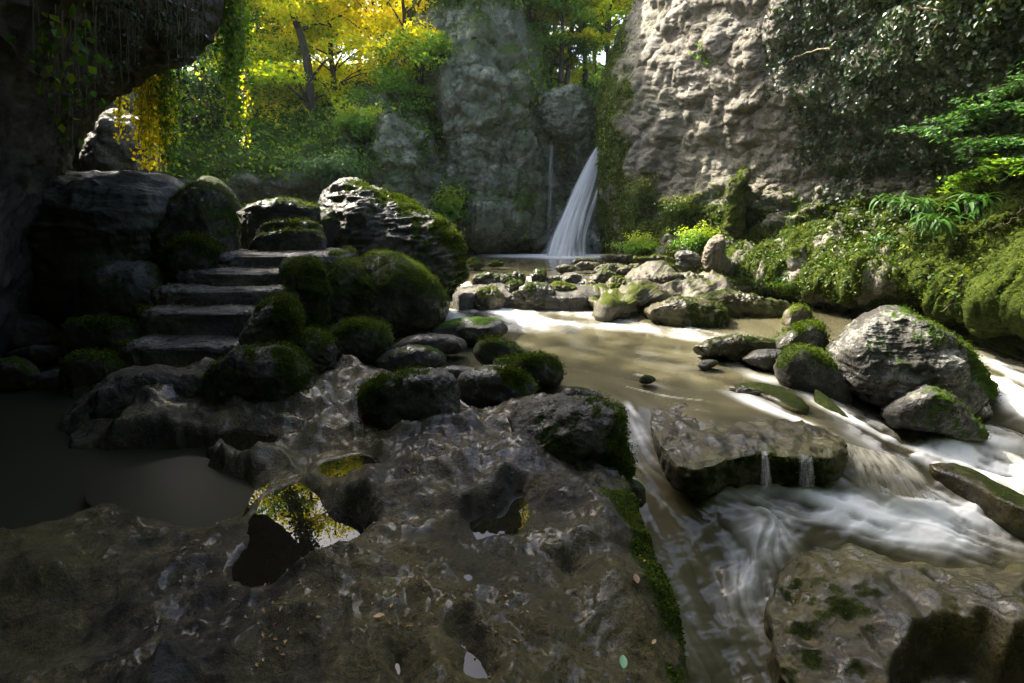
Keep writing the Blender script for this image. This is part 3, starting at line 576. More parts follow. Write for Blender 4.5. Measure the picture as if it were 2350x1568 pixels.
B('small rock with shining crest behind the moss sided block', [(1280,905),(1310,890),(1350,892),(1388,912),(1385,940),(1300,940)], 4.0, .9, .7, 'wet', 36, .06, moss=.15)
B('small brown stone at the foot of the block in the channel', [(1420,1120),(1440,1098),(1465,1105),(1480,1125),(1475,1160),(1430,1165)], 3.35, .9, .7, 'dark', 24, .06, moss=.25)
B('mound of dark soil and rock in front of the steps', [(105,1000),(120,965),(180,930),(240,882),(300,855),(400,848),(480,862),(500,930),(500,1000),(400,1030),(250,1030),(120,1020)], 4.3, .9, .75, 'soil', 80, .06, 1.8, .0, pits=.2, name='soil_mound', cat='mound')
# rocks in the river, right
B('flat slab with mossy edge standing in the pool under the bank', [(1480,722),(1500,700),(1560,688),(1630,690),(1668,708),(1674,745),(1660,765),(1600,757),(1530,745)], 8.6, 1.3, .55, 'algae', 56, .08, 1.9, .3, (.6, -.3, .3), fz=900)
B('low pale rock with brown leaves under the dark undercut', [(1560,690),(1620,672),(1700,676),(1790,690),(1840,720),(1790,740),(1680,735),(1600,715)], 9.4, 1.3, .6, 'algae', 56, .10, 2.0, .2, cuts=14)
B('mossy stone stub at the mouth of the bank hollow', [(1790,745),(1805,712),(1835,700),(1862,715),(1868,745),(1840,765),(1800,762)], 8.4, .9, .7, 'ledge', 32, .06, moss=.4, fz=500)
B('long low mossy stone at the right rim of the pool', [(1590,800),(1640,778),(1700,775),(1770,780),(1800,800),(1760,815),(1680,818),(1610,815)], 6.2, 1.2, .65, 'algae', 50, .09, 1.9, .3, fz=1400, fs=.02)
B('moss topped stone left of the largest river boulder', [(1765,790),(1800,760),(1850,742),(1885,748),(1897,780),(1895,825),(1850,830),(1790,815)], 6.2, .8, .6, 'wet', 50, .05, 1.7, .38, fz=2500)
B('black wet stone with grey shoulder in front of the moss topped stone', [(1775,840),(1800,805),(1850,795),(1900,815),(1930,850),(1950,900),(1960,945),(1920,945),(1850,925),(1790,900)], 5.5, .8, .65, 'wet', 60, .05, 1.7, .28, (-.2, 0, 1), fz=1500)
B('pale stone apron left of the black wet stone', [(1700,825),(1740,805),(1800,808),(1830,830),(1800,850),(1740,845)], 5.9, 1.1, .7, 'white', 36, .05, moss=.1)
B('largest river boulder with bleached top and bright moss patch', [(1892,800),(1905,765),(1950,738),(2000,724),(2060,722),(2100,735),(2150,765),(2210,800),(2250,850),(2268,890),(2250,930),(2215,960),(2130,975),(2020,950),(1950,900),(1900,860)], 5.7, .85, .62, 'white', 140, .07, 1.8, .22, (.7, -.3, .3), fz=7000, fs=.022, strata=.25, cuts=16)
B('dark spur rock leaning on the foot of the largest river boulder', [(2040,930),(2100,895),(2145,893),(2190,920),(2240,970),(2262,1005),(2200,1010),(2100,985),(2020,965)], 4.75, .8, .65, 'white', 64, .08, 1.8, .2, (.5, -.3, .2), fz=1200, fs=.02, cuts=12)
B('small mossy stone at the right foot of the largest boulder', [(2218,925),(2245,905),(2265,925),(2275,955),(2240,965),(2215,950)], 5.3, .9, .8, 'wet', 24, .05, moss=.3)
B('tiny stone tip breaking the pool surface', [(1462,872),(1478,861),(1496,863),(1506,873),(1488,881),(1470,880)], 5.15, .9, .8, 'wet', 16, .07, moss=.3)
B('tiny dark stone splitting the current left of the black stone', [(1600,838),(1620,826),(1648,830),(1640,842),(1610,850)], 5.75, 1, .8, 'wet', 18, .06, moss=.2)
# slabs with horizontal outlines
B('broad algae covered slab that the pool spills over', [(1488,945),(1515,918),(1600,912),(1720,928),(1830,952),(1910,982),(1952,1014),(1925,1040),(1840,1046),(1760,1036),(1690,1046),(1620,1066),(1560,1060),(1512,1005)], .45, flat=.015, dome=.05, ex=.6, mat='algae', n=130, amp=.038, freq=2.6, moss=.2, mdir=(0, -1, -.1), pits=.5, name='slab', cat='rock slab', fz=1500, fs=.02)
B('curved mossy rib of rock between pool and rapids', [(1668,885),(1690,872),(1760,872),(1820,890),(1860,925),(1830,935),(1780,915),(1720,892),(1680,895)], .3, flat=.07, dome=.06, ex=.6, mat='algae', n=50, amp=.04, moss=.3, name='slab', cat='rock slab')
B('dark smooth sill of rock along the rapids below the black stone', [(1860,930),(1900,945),(2000,1000),(2080,1045),(2110,1070),(2095,1085),(2030,1060),(1950,1010),(1870,960)], .3, flat=-.20, dome=.05, ex=.8, tilt=(0, .36), mat='algae', n=56, amp=.03, moss=.2, name='slab', cat='rock slab', lean=0)
B('dark mossy reef rising from the white rapids at the right edge', [(2130,1075),(2190,1068),(2260,1090),(2350,1125),(2500,1170),(2460,1190),(2340,1155),(2220,1110),(2150,1090)], .35, flat=-.47, dome=.05, ex=.8, tilt=(-.12, .12), mat='algae', n=44, amp=.03, moss=.2, name='slab', cat='rock slab')
B('large algae streaked rock filling the lower right corner with a dark hollow', [(1800,1245),(1870,1208),(1960,1215),(2080,1265),(2200,1290),(2350,1300),(2700,1370),(2900,1500),(2800,2000),(2300,2100),(2010,1700),(1890,1560),(1810,1430),(1780,1320)], .8, flat=-.46, dome=.16, ex=.75, tilt=(.2, .05), mat='algae', n=170, amp=.035, freq=3, moss=.2, mdir=(-.2, -1, 0), pits=.8, hollow=[(2072,1530),(2082,1455),(2120,1412),(2190,1398),(2270,1408),(2330,1450),(2400,1452),(2520,1500),(2600,1800),(2100,1800)], name='slab', cat='rock slab', fz=2500, fs=.015)

# ------------------------------------------------------------------ ledge of small rocks between the pools
lr = np.random.default_rng(5)
LED = [ # x, y, half w, half h, depth, mat, moss, label
 (1085,604,14,9,13.5,'wet',.5,'dark knobbly stone in the upper pool, tallest there'),(1095,610,22,6,13.2,'wet',.5,'low mossy stone at the foot of the knobbly upper pool stone'),(1140,607,20,6,13.5,'wet',.5,'flat mossy stone right of the knobbly upper pool stone'),
 (1128,643,34,14,10.9,'wet',.25,'dark ledge stone right of the leftmost cascade'),(1165,640,16,14,10.7,'wet',.2,'round black stone between two little spouts'),(1192,640,17,15,10.6,'wet',.2,'upright black stone right of the second spout'),
 (1125,683,34,24,9.9,'ledge',.3,'pale mossy boulder standing in the foam below the cascade'),(1183,660,20,17,10.1,'wet',.3,'black stone above the foam right of pale mossy boulder'),
 (1235,635,20,14,10.9,'wet',.3,'mossy ledge stone behind the long black ridge'),(1235,672,42,20,9.9,'wet',.25,'long black ridge stone over the white foam'),(1190,680,20,10,9.8,'wet',.2,'small low stone left of the black ridge'),(1290,668,34,18,10.1,'ledge',.3,'olive stone sloping down right of the black ridge'),
 (1265,645,24,11,10.8,'ledge',.1,'flat pale stone on the middle of the ledge'),(1310,640,28,12,10.9,'ledge',.1,'water smoothed pale stone right of the ledge middle'),(1300,618,30,8,12.2,'ledge',.15,'low tan stone at the far lip of the upper pool'),(1350,612,34,9,12.6,'ledge',.15,'tan stone left of the big pale ledge'),(1340,600,30,6,13.4,'ledge',.2,'farthest flat stone of the ledge near the bank'),
 (1345,655,24,12,10.7,'ledge',.1,'small pale stone beside the white chute'),(1390,640,34,16,11.,'ledge',.2,'tan knob left end of the big pale ledge'),(1420,655,40,18,10.6,'ledge',.3,'mossy green front knob of the pale ledge'),(1400,618,40,12,12.3,'ledge',.15,'broad pale stone behind the mossy green knob'),
 (1475,648,46,20,10.8,'ledge',.1,'rounded pale stone with grey wash in the ledge centre'),(1455,620,40,13,12.,'ledge',.2,'brown topped stone behind the rounded pale stone'),(1540,645,44,16,10.9,'ledge',.2,'pale slab end above the dark undercut'),(1520,615,36,12,12.,'ledge',.35,'moss dotted stone below the bushes'),
 (1600,645,50,13,10.9,'ledge',.2,'long pale stone left of the driftwood stump'),(1650,648,40,12,10.8,'ledge',.4,'mossy low stone under the driftwood stump'),(1430,592,46,8,14.,'ledge',.25,'far tan stone at the foot of the bright bush'),(1500,600,50,9,13.,'ledge',.45,'mossy far stone of the ledge by the bank'),(1578,598,32,21,11.6,'grey',.1,'angular grey rock left of the driftwood stump')]
for x, y, a, b, d, mt, ms, lb in LED:
    out = [(x + a * (1 + .16 * lr.normal()) * math.cos(t), y + b * (1.1 + .16 * lr.normal()) * math.sin(t) * (1.6 if math.sin(t) > 0 and y > 620 else 1)) for t in np.linspace(0, 2 * math.pi, 9)[:-1]]
    B(lb, out, d, .9, .6, mt, 34, .13, 1.8, ms, cuts=13, fz=350 if ms > .28 else 0, fs=.04, name='ledge_rock', cat='rock', group='small rocks along the ledge between the pools')
B('long pale limestone ledge jutting over a dark undercut', [(1330,640),(1380,600),(1500,585),(1700,600),(1720,640),(1700,655),(1560,668),(1420,690),(1370,680)], .55, flat=.42, ex=.6, mat='ledge', n=120, amp=.07, freq=4, moss=.2, pits=.6, name='rock_ledge', cat='rock ledge', fz=800)
B('dark sill damming the upper pool', [(1040,650),(1100,640),(1250,630),(1380,620),(1390,660),(1300,672),(1180,668),(1110,665),(1045,668)], .7, flat=.42, ex=.5, mat='wet', n=70, amp=.025, freq=3, moss=.1, name='rock_ledge', cat='rock ledge')

# ------------------------------------------------------------------ cliffs
def surf(name, C, n, m, mat, amp, freq, label, moss=None, strata=(0, 0), seed=0, cat='cliff', flip=False, fine=1., extra=None):
    P = loft(np.array(C, float), n, m); N = gnormals(P)
    if flip: N = -N
    q = P.reshape(-1, 3) + seed * 5.7; ld = 0
    big = fbm(q * freq, 4); ld = amp * big
    f1, f2 = worley(q * freq * 2.2 + fbm(q * freq * 2, 2)[:, None] * .5)
    ld = ld + amp * .7 * (np.clip((f2 - f1) * 1.3, 0, 1) - .35)
    if strata[0]:
        qs = q.copy(); qs[:, 2] += .25 * q[:, 0] * strata[2] if len(strata) > 2 else 0
        ld = ld + strata[0] * fbm(qs * np.float32([.35, .35, strata[1]]), 5, ridged=True)
    if extra is not None: ld = ld + extra(P, q).ravel()
    P = P + N * ld.reshape(N.shape[:2])[..., None]; N = gnormals(P); N = -N if flip else N
    ld = fine * (amp * .32 * fbm(q * freq * 4 + 3, 6, 2.1, .55, ridged=True) + amp * .12 * fbm(q * freq * 14, 4))
    P = P + N * ld.reshape(N.shape[:2])[..., None]; N = gnormals(P); N = -N if flip else N
    ms = moss(P, N, q) if moss else np.zeros(P.shape[:2])
    Fc = gridfaces(n, m); Fc = Fc[:, ::-1] if flip else Fc
    o = mk(name, P, Fc, M[mat], attrs={'moss': np.clip(ms, 0, 1).ravel()}); tag(o, label, cat, kind='structure')
    return P, N, ms
# right cliff: columns go from beside the waterfall to behind the camera, rows from water to top
def col(X, Y, d): return [list(D(a, b, c)) for a, b, c in zip(X, Y, d)]
RY = [430, 350, 260, 180, 90, 0, -120, -300]
RC = [
 col([1400,1400,1398,1395,1390,1385,1385,1385,1395,1420,1460,1480,1500], [604,602,592,560,500]+RY, [20]*13),
 col([1440,1440,1435,1430,1425,1412,1402,1402,1425,1458,1492,1500,1530], [604,602,592,560,500]+RY, [17.5,17,16,16,16.3,16.6,16.6,16.6,16.8,17,17,17,17.5]),
 col([1560]*13, [606,604,594,565,520]+RY, [15.5,15,13.7,13.9,14.6,14.9,14.8,14.6,14.4,14.3,14.2,14.2,14.8]),
 col([1720]*13, [650,640,625,590,525]+RY, [13,12.4,11.3,11.9,12.7,13,12.8,12.5,12.3,12.1,12,12,12.5]),
 col([1800]*13, [668,655,640,590,525]+RY, [12,11.4,10.4,10.9,11.8,12.2,12,11.7,11.5,11.3,11.1,11,11.5]),
 col([1900]*13, [735,672,650,592,530]+RY, [11.3,11,9.5,10,11,11.5,11.3,11,10.7,10.5,10.3,10.2,10.6]),
 col([2000]*13, [745,668,652,600,535]+RY, [10.8,10.6,8.9,9.3,10.2,10.6,10.5,10.2,9.9,9.7,9.5,9.4,9.8]),
 col([2120]*13, [760,682,665,610,545]+RY, [9.6,9.4,8.3,8.6,9.4,9.8,9.7,9.4,9.1,8.8,8.6,8.5,8.9]),
 col([2240]*13, [850,760,690,630,560]+RY, [7.3,8.0,7.5,7.8,8.6,9.1,8.9,8.6,8.3,8.0,7.8,7.7,8.1]),
 col([2400]*13, [900,780,705,640,570]+RY, [6.6,7.0,6.6,6.9,7.7,8.3,8.1,7.8,7.5,7.2,7.0,6.9,7.2]),
 col([2700]*13, [1000,850,730,660,590]+RY, [5.4,5.8,5.4,5.7,6.5,7.1,6.9,6.6,6.3,6.1,6,6,6.3]),
 col([3300]*13, [1150,950,790,700,620]+RY, [3.9,4.1,3.9,4.1,4.7,5.1,5,4.8,4.6,4.5,4.5,4.5,4.7])]
rows = [(-1.3, 6.6), (0, 7.2), (.6, 6.8), (1.2, 7.1), (2., 7.8), (3, 8.1), (4, 8), (5.2, 7.8), (6.5, 7.6), (8, 7.4), (10, 7.3), (12, 7.2), (15, 7.5)]
for yy in (1.0, -3.0, -8.0):
    RC.append([[x, yy, z] for z, x in rows])
RC = np.array(RC).transpose(1, 0, 2)
def moss_right(P, N, q):
    X, Y = PX(P); n = fbm(q * 1.1, 5).reshape(X.shape); n2 = fbm(q * 3.5 + 9, 4).reshape(X.shape)
    line = np.interp(X, [1380,1450,1550,1700,1900,2100,2350], [480,400,430,455,440,430,300])
    k = sst(-50, 70, Y - line + 110 * n) * .75
    k = np.maximum(k, .62 * sst(1950, 2250, X + 220 * n))
    k = np.maximum(k, .5 * sst(1760, 2000, X + 160 * n) * sst(480, 200, Y))
    k = np.maximum(k, .75 * sst(1480, 1400, X + 60 * n))
    n3 = fbm(q * 1.7 + 31, 5).reshape(X.shape); k = k - .45 * sst(.05, .3, n3) * (Y > 420) * sst(2150, 1950, X)
    return k + .22 * n2 - .25 * sst(640, 690, Y) * sst(2000, 1800, X)
def bank_relief(P, q):
    X, Y = PX(P); k = sst(400, 470, Y) * sst(760, 690, Y) * sst(1420, 1550, X)
    f1, f2 = worley(q * 1.3 + 4); return k.ravel() * (.40 * fbm(q * 1.0 + 6, 5, ridged=True) + .30 * (np.clip((f2 - f1) * 1.3, 0, 1) - .4) + .15 * fbm(q * 3.5, 4)) + .10 * (fbm(q * np.float32([1.1, 1.1, .25]) + 3, 4, ridged=True))
PR, NR, MR = surf('cliff', RC, 620, 760, 'pale', .27, .45, 'tall pale limestone cliff with mossy foot on the right', moss_right, strata=(.16, 1.25, 1.6), seed=1, extra=bank_relief)
# centre cliff and alcove behind the waterfall
CYs = [612, 588, 560, 520, 450, 380, 300, 210, 110, 0, -120, -320]
CYh = [612, 588, 560, 520, 450, 380, 300, 250, 215, 195, 180, 170]
def ccol(X, d, dx=None, h=False):
    X = [X] * 12 if np.isscalar(X) else X
    return col(X, CYh if h else CYs, d)
CC = [ccol(640, [17,17,16.6,16.5,16.5,17,19,22,26,30,34,38], h=True), ccol(760, [17.5,17.5,17,16.8,16.8,17,18.5,21,25,29,33,37], h=True),
 ccol(850, [18,18,17.6,17.2,17,17,17.4,18.8,23,28,32,36], h=True), ccol(905, [18,18,17.6,17.1,16.8,16.8,17,18.4,22,27,31,35], h=True), ccol(960, [18.6,18.6,18,17.8,17.6,17.7,18,19,21,24,28,32]),
 ccol([1000,1000,1000,1000,1000,998,995,990,985,980,975,970], [22,22,20,18.6,18.8,19,19,19,19,19.4,19.6,20]),
 ccol([1050,1050,1050,1050,1050,1048,1045,1035,1030,1030,1030,1030], [23,23,20.5,18.2,18.1,18.2,18.1,17.9,18.2,18.6,19,19.4]),
 ccol([1120,1120,1120,1120,1120,1115,1110,1100,1090,1080,1080,1080], [23.5,23.5,20.8,18,18,18,17.8,17.5,17.9,18.3,18.6,19]),
 ccol([1190,1190,1190,1190,1190,1185,1178,1165,1150,1140,1130,1130], [23.5,23.5,20.8,18.4,18.4,18.6,18.5,18.4,18.6,19,19.2,19.5]),
 ccol([1245,1245,1245,1240,1240,1235,1230,1215,1195,1185,1180,1180], [21,21,20.2,19.8,19.6,19.6,19.8,20.2,21,22,22,22]),
 ccol([1300,1300,1300,1300,1300,1300,1300,1290,1270,1260,1260,1260], [21.5,21.5,21,21,21,21,21,22,26,31,34,38], h=True),
 ccol([1370,1370,1370,1370,1370,1370,1370,1370,1370,1370,1370,1370], [21.5,21.5,21,21,21,21,21,22,25,30,34,38], h=True),
 ccol([1480]*12, [21,21,20.5,20.5,20.5,20.5,20.5,22,25,30,34,38], h=True), ccol([1700]*12, [21,21,21,21,21,21,21,22,24,28,32,36])]
CC = np.array(CC).transpose(1, 0, 2)
def moss_c(P, N, q):
    X, Y = PX(P); n = fbm(q * .6, 5).reshape(X.shape); n2 = fbm(q * 2.5 + 9, 4).reshape(X.shape)
    k = .33 + .5 * n + .3 * np.clip(N[..., 2], -.3, 1) + .2 * n2
    k = np.maximum(k, .7 * sst(880, 760, X + 40 * n) * sst(480, 300, Y)); k = np.maximum(k, .6 * sst(60, 0, Y + 60 * n))
    k = np.maximum(k, .7 * sst(1200, 1260, X) * sst(260, 180, Y))
    return np.maximum(k, .8 * sst(150, 0, Y) * (P[..., 1] > 21))
PC, NC, MC = surf('cliff', CC, 420, 520, 'cliff', .34, .42, 'grey green limestone cliff pillar left of the waterfall', moss_c, strata=(.2, .8, 0), seed=3, fine=1.7, extra=lambda P, q: .45 * fbm(q * np.float32([.8, .8, .16]) + 2, 4, ridged=True) + .35 * (np.clip((lambda f: (f[1] - f[0]) * 1.5)(worley(q * np.float32([.45, .45, .32]) + 8)), 0, 1) - .4))
# hillside and low wall behind the left boulders
HY = [640, 520, 460, 400, 340, 270, 190, 100, 0, -120]
HYb = [640, 520, 460, 400, 340, 280, 235, 205, 185, 172]; HYa = [640, 520, 460, 400, 340, 270, 190, 150, 130, 120]
HC = [col([X] * 10, HYb if X > 370 else HYa, d) for X, d in [(-400,[9]*10),(0,[11,11,11,11,11,11,11.5,14,18,24]),(150,[12,12,12,12,12,12,12,15,19,25]),(240,[12.5,12.5,12.4,12.3,12,11.6,11.8,15,20,26]),(330,[13,13,12.8,12.6,12.6,12.7,13.5,15,16,17]),
  (400,[14,14,13.8,14,14.8,16,18,21,24,27]),(480,[15,15,14.8,15,16,18,21,25,29,33]),(560,[16,16,15.4,15,15.8,18,22,26,30,34]),(640,[16.5,16.5,15.8,15.4,16.5,19,23,27,31,35]),(720,[17,17,16.5,16.2,17.5,20,24,28,32,36]),(820,[18,18,18,18,19,21,25,29,33,37]),(1000,[24,24,24,24,24,24,26,30,34,38])]]
HC = np.array(HC).transpose(1, 0, 2)
def moss_h(P, N, q):
    X, Y = PX(P); n = fbm(q * .7, 5).reshape(X.shape)
    return .75 * sst(330, 430, X) * sst(440, 380, Y + 60 * n) + .25 * n + .15
PH, NH, MH = surf('hillside', HC, 260, 330, 'cliff', .3, .5, 'ivy grown hillside and pale cave wall behind the left boulders', moss_h, strata=(.12, 1.1, 0), seed=5, cat='hillside')
# cave roof on the left
lipX = [560,540,522,505,470,440,390,330,285,235,200,165,150,140,130,120]; lipY = [-420,-200,0,70,120,146,155,180,206,262,310,345,400,480,640,860]
A = col([x - 25 for x in lipX], [y - 30 for y in lipY], [9.2]*16); A = [[p[0], p[1], p[2] + .5] for p in A]
Bc = col(lipX, lipY, [7.2,7.2,7.2,7.2,7.2,7.2,7.3,7.35,7.4,7.5,7.6,7.7,7.8,7.8,7.6,7.4])
Cc = col([430,400,380,360,330,300,260,215,180,145,115,85,65,50,30,10], [-600,-400,-220,-130,-50,0,40,75,120,175,235,300,390,480,700,1000], [6.0]*16)
def arch(y, k=0): return [[x, y, z] for x, z in [(-1.9-k,9),(-1.9-k,7.4),(-2.0-k,6.2),(-2.1-k,5.3),(-2.4-k,4.9),(-2.8-k,4.7),(-3.2-k,4.55),(-3.6-k,4.3),(-4.0-k,3.9),(-4.4-k,3.4),(-4.7-k,2.8),(-5.0-k,2.1),(-5.2-k,1.4),(-5.3-k,.6),(-5.3-k,-.5),(-5.3-k,-1.6)]]
CV = np.array([A, Bc, Cc, arch(3.6, .2), arch(1.2, 0), arch(-2, 0), arch(-6, 0)])
def moss_v(P, N, q): return .12 + .3 * fbm(q * 1.0, 4).reshape(P.shape[:2])
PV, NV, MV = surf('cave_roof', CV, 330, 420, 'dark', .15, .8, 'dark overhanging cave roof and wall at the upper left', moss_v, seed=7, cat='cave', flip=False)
# unseen cave top shaped to block sun; gorge wall added to block sky light
TV = np.array([[[-14, -8, 9], [-7, -8, 8.6], [-1.9, -8, 8]], [[-14, 0, 9], [-7, 0, 8.6], [-1.9, 0, 8.2]], [[-14, 5, 9], [-8, 5, 8.4], [-3.2, 5, 8]], [[-14, 7, 7.5], [-8.5, 7.6, 7.6], [-4.6, 7.8, 7]], [[-15, 9, 8], [-12, 9, 7], [-10, 9, 6]], [[-17, 12, 8], [-15, 12, 6], [-13, 12, 5]]])
surf('cave_top', TV, 60, 60, 'cliff', .3, .5, 'unseen rock mass on top of the cave roof, shaped to block sun', lambda P, N, q: .6 + 0 * P[..., 0], cat='rock')
BWL = np.array([[[x, y, z] for x, y in ((-9, -5), (-4, -7), (0, -8), (5, -7), (9, -4))] for z in (-1.5, 2, 5, 8, 11)])
surf('unseen_gorge_wall', BWL, 80, 120, 'dark', .4, .4, 'mossy gorge wall added unseen behind the viewpoint to block sky light', lambda P, N, q: .4 + 0 * P[..., 0])

# ------------------------------------------------------------------ waterfalls
def fall_mat(name, dens=1., col_=(.85, .86, .84), sc=26):
    m, t, b, out = newmat(name); L = t.links.new
    at = nd(t, 'ShaderNodeAttribute', attribute_name='uvw'); mp = nd(t, 'ShaderNodeMapping'); mp.inputs['Scale'].default_value = (sc, .9, 1); L(at.outputs['Vector'], mp.inputs[0])
    n = nd(t, 'ShaderNodeTexNoise', i_Scale=1.0, i_Detail=4.0, i_Roughness=.55); L(mp.outputs[0], n.inputs['Vector'])
    ed = nd(t, 'ShaderNodeAttribute', attribute_name='body').outputs['Fac']
    a = math_(t, 'MULTIPLY', ed, ramp(t, n.outputs[0], [(.28, (.12, .12, .12)), (.62, (1, 1, 1))]))
    a = math_(t, 'MINIMUM', math_(t, 'MULTIPLY', a, dens), .97)
    L(ramp(t, n.outputs[0], [(.3, tuple(.55 * v for v in col_)), (.6, col_)]), b.inputs['Base Color'])
    b.inputs['Roughness'].default_value = .6; b.inputs['Specular IOR Level'].default_value = .2
    tr = nd(t, 'ShaderNodeBsdfTranslucent'); tr.inputs[0].default_value = (*col_, 1); m1 = nd(t, 'ShaderNodeMixShader'); m1.inputs[0].default_value = .35
    L(b.outputs[0], m1.inputs[1]); L(tr.outputs[0], m1.inputs[2])
    tp = nd(t, 'ShaderNodeBsdfTransparent'); m2 = nd(t, 'ShaderNodeMixShader'); L(a, m2.inputs[0]); L(tp.outputs[0], m2.inputs[1]); L(m1.outputs[0], m2.inputs[2]); L(m2.outputs[0], out.inputs[0])
    return m
M['fall'] = fall_mat('white_falling_water', 2.2, (.93, .93, .9), 15); M['veil'] = fall_mat('thin_water_veil', .8, sc=14); M['spout'] = fall_mat('cream_spout_water', 1.3, (.62, .58, .45), 12)
def ribbon(name, Lp, Rp, mat, bulge=.2, n=90, m=50, parent=None, body=None, sharp=.18, ridge=.03, origin=None):
    """Lp, Rp: (X, Y, d) from lip to foot"""
    A_ = catmull(np.array([D(*p) for p in Lp]), n); B_ = catmull(np.array([D(*p) for p in Rp]), n)
    s = np.linspace(0, 1, m)[None, :, None]; P = A_[:, None] * (1 - s) + B_[:, None] * s
    v = np.linspace(0, 1, n)[:, None] + 0 * s[..., 0]; s = s[..., 0] + 0 * v
    w = np.linalg.norm(B_ - A_, axis=1)[:, None]
    P[..., 1] -= bulge * w * np.sin(np.pi * s) ** .7 + ridge * w * perlin(np.stack([s * 9, v * 1.2, 0 * s], -1).reshape(-1, 3)).reshape(s.shape)
    e = sst(0, sharp, s) * sst(1, 1 - sharp, s) * (1 if body is None else body(s, v))
    return mk(name, P, gridfaces(n, m), M[mat], parent, attrs={'uvw': np.stack([s, v * 3, 0 * s], -1).reshape(-1, 3), 'body': e.ravel()}, origin=origin)
wf = empty('waterfall', D(1300, 586, 18.3)); wf_o = np.array(wf.location); tag(wf, 'tall white waterfall fanning out of the dark cleft into the upper pool', 'waterfall')
def wfr(*a, **k):
    o = ribbon(*a, parent=wf, **k); o.data.transform(__import__('mathutils').Matrix.Translation(-wf.location)); return o
wfr('main_stream', [(1366,340,18.9),(1345,372,18.8),(1315,430,18.6),(1290,485,18.4),(1266,540,18.2),(1250,590,18.1)], [(1382,328,18.9),(1378,372,18.8),(1366,430,18.6),(1352,485,18.4),(1344,540,18.2),(1342,590,18.1)], 'fall',
    body=lambda s, v: 1.15 - .75 * sst(.35, .95, s) * sst(.25, .6, v))
wfr('outer_veil', [(1360,360,19.1),(1330,410,19),(1300,460,18.9),(1262,530,18.6),(1238,592,18.4)], [(1384,330,19.1),(1384,410,19),(1380,460,18.9),(1362,530,18.6),(1352,592,18.4)], 'veil', body=lambda s, v: .5 + .2 * v)
wfr('spray', [(1232,556,18.5),(1226,575,18.2),(1215,594,18.0)], [(1362,556,18.5),(1368,575,18.2),(1378,594,18.0)], 'veil', body=lambda s, v: .55 * v ** 1.5, sharp=.4)
wfr('side_strand', [(1376,400,18.7),(1366,440,18.6),(1348,490,18.5),(1336,540,18.3),(1334,588,18.2)], [(1384,400,18.7),(1378,440,18.6),(1360,490,18.5),(1346,540,18.3),(1344,588,18.2)], 'fall', body=lambda s, v: .6)
def fallthing(label, Lp, Rp, mat, name='cascade', cat='cascade', **k):
    c = D(Lp[-1][0], Lp[-1][1], Lp[-1][2]); o = ribbon(name, Lp, Rp, mat, origin=c, n=40, m=24, **k); return tag(o, label, cat)
fallthing('faint thin thread of water left of the tall waterfall', [(1262,335,19.2),(1258,400,19.1),(1256,480,19),(1254,560,18.9)], [(1272,335,19.2),(1268,400,19.1),(1266,480,19),(1266,560,18.9)], 'veil', 'trickle', 'trickle', body=lambda s, v: .55 - .3 * v)
fallthing('wide cream cascade dropping beside the great mossy boulder', [(1050,648,10.9),(1044,660,10.7),(1040,680,10.6),(1036,704,10.5)], [(1082,645,10.9),(1090,658,10.7),(1094,680,10.6),(1098,706,10.5)], 'spout')
fallthing('narrow spout between the black ledge stones', [(1150,640,10.8),(1148,655,10.5),(1150,680,10.2)], [(1160,640,10.8),(1162,655,10.5),(1172,682,10.2)], 'spout')
fallthing('curling spout right of the narrow spout', [(1176,634,10.8),(1178,650,10.5),(1172,664,10.3)], [(1188,634,10.8),(1186,650,10.5),(1186,668,10.3)], 'spout')
fallthing('short spout behind the long black ridge stone', [(1208,634,10.8),(1206,650,10.5),(1212,668,10.2)], [(1220,634,10.8),(1222,650,10.5),(1228,668,10.2)], 'spout')
fallthing('white chute entering the pool in the ledge gap', [(1330,640,10.8),(1338,655,10.6),(1330,682,10.2)], [(1342,640,10.8),(1356,655,10.6),(1376,684,10.2)], 'fall')
fallthing('slender white trickle falling from the slab front', [(1748,1034,3.58),(1746,1052,3.46),(1742,1118,3.40)], [(1760,1034,3.58),(1764,1052,3.46),(1774,1120,3.40)], 'veil', 'trickle', 'trickle', body=lambda s, v: .42)
fallthing('fine trickle pair right of the slender slab trickle', [(1834,1040,3.56),(1832,1058,3.44),(1830,1112,3.38)], [(1862,1040,3.56),(1866,1058,3.44),(1872,1114,3.38)], 'veil', 'trickle', 'trickle', body=lambda s, v: .3)
fallthing('broad glassy curtain of water pouring off the right end of the slab', [(1920,1010,3.85),(1930,1040,3.7),(1938,1075,3.6),(1950,1115,3.55)], [(2075,1050,3.75),(2110,1075,3.62),(2140,1105,3.52),(2175,1150,3.45)], 'spout', 'water_curtain', 'cascade', bulge=.05, body=lambda s, v: .75)

# ------------------------------------------------------------------ foliage
def tube(pts, r0, r1, seg=7):
    P = np.asarray(pts, float); n = len(P); T = np.gradient(P, axis=0); T /= np.linalg.norm(T, axis=1)[:, None] + 1e-9
    up = np.array([.13, .95, .2]); A1 = np.cross(T, up); A1 /= np.linalg.norm(A1, axis=1)[:, None] + 1e-9; A2 = np.cross(T, A1)
    r = np.linspace(r0, r1, n)[:, None, None]; th = np.linspace(0, 2 * math.pi, seg, endpoint=False)[None, :, None]
    V = P[:, None] + r * (np.cos(th) * A1[:, None] + np.sin(th) * A2[:, None])
    i = np.arange(n - 1)[:, None] * seg; j = np.arange(seg)[None]; k = (j + 1) % seg
    return V.reshape(-1, 3), np.stack([i + j, i + k, i + seg + k, i + seg + j], -1).reshape(-1, 4)
def join(parts):
    Vs, Fs, o = [], [], 0
    for v, f in parts: Vs.append(v); Fs.append(f + o); o += len(v)
    return np.concatenate(Vs), np.concatenate(Fs)
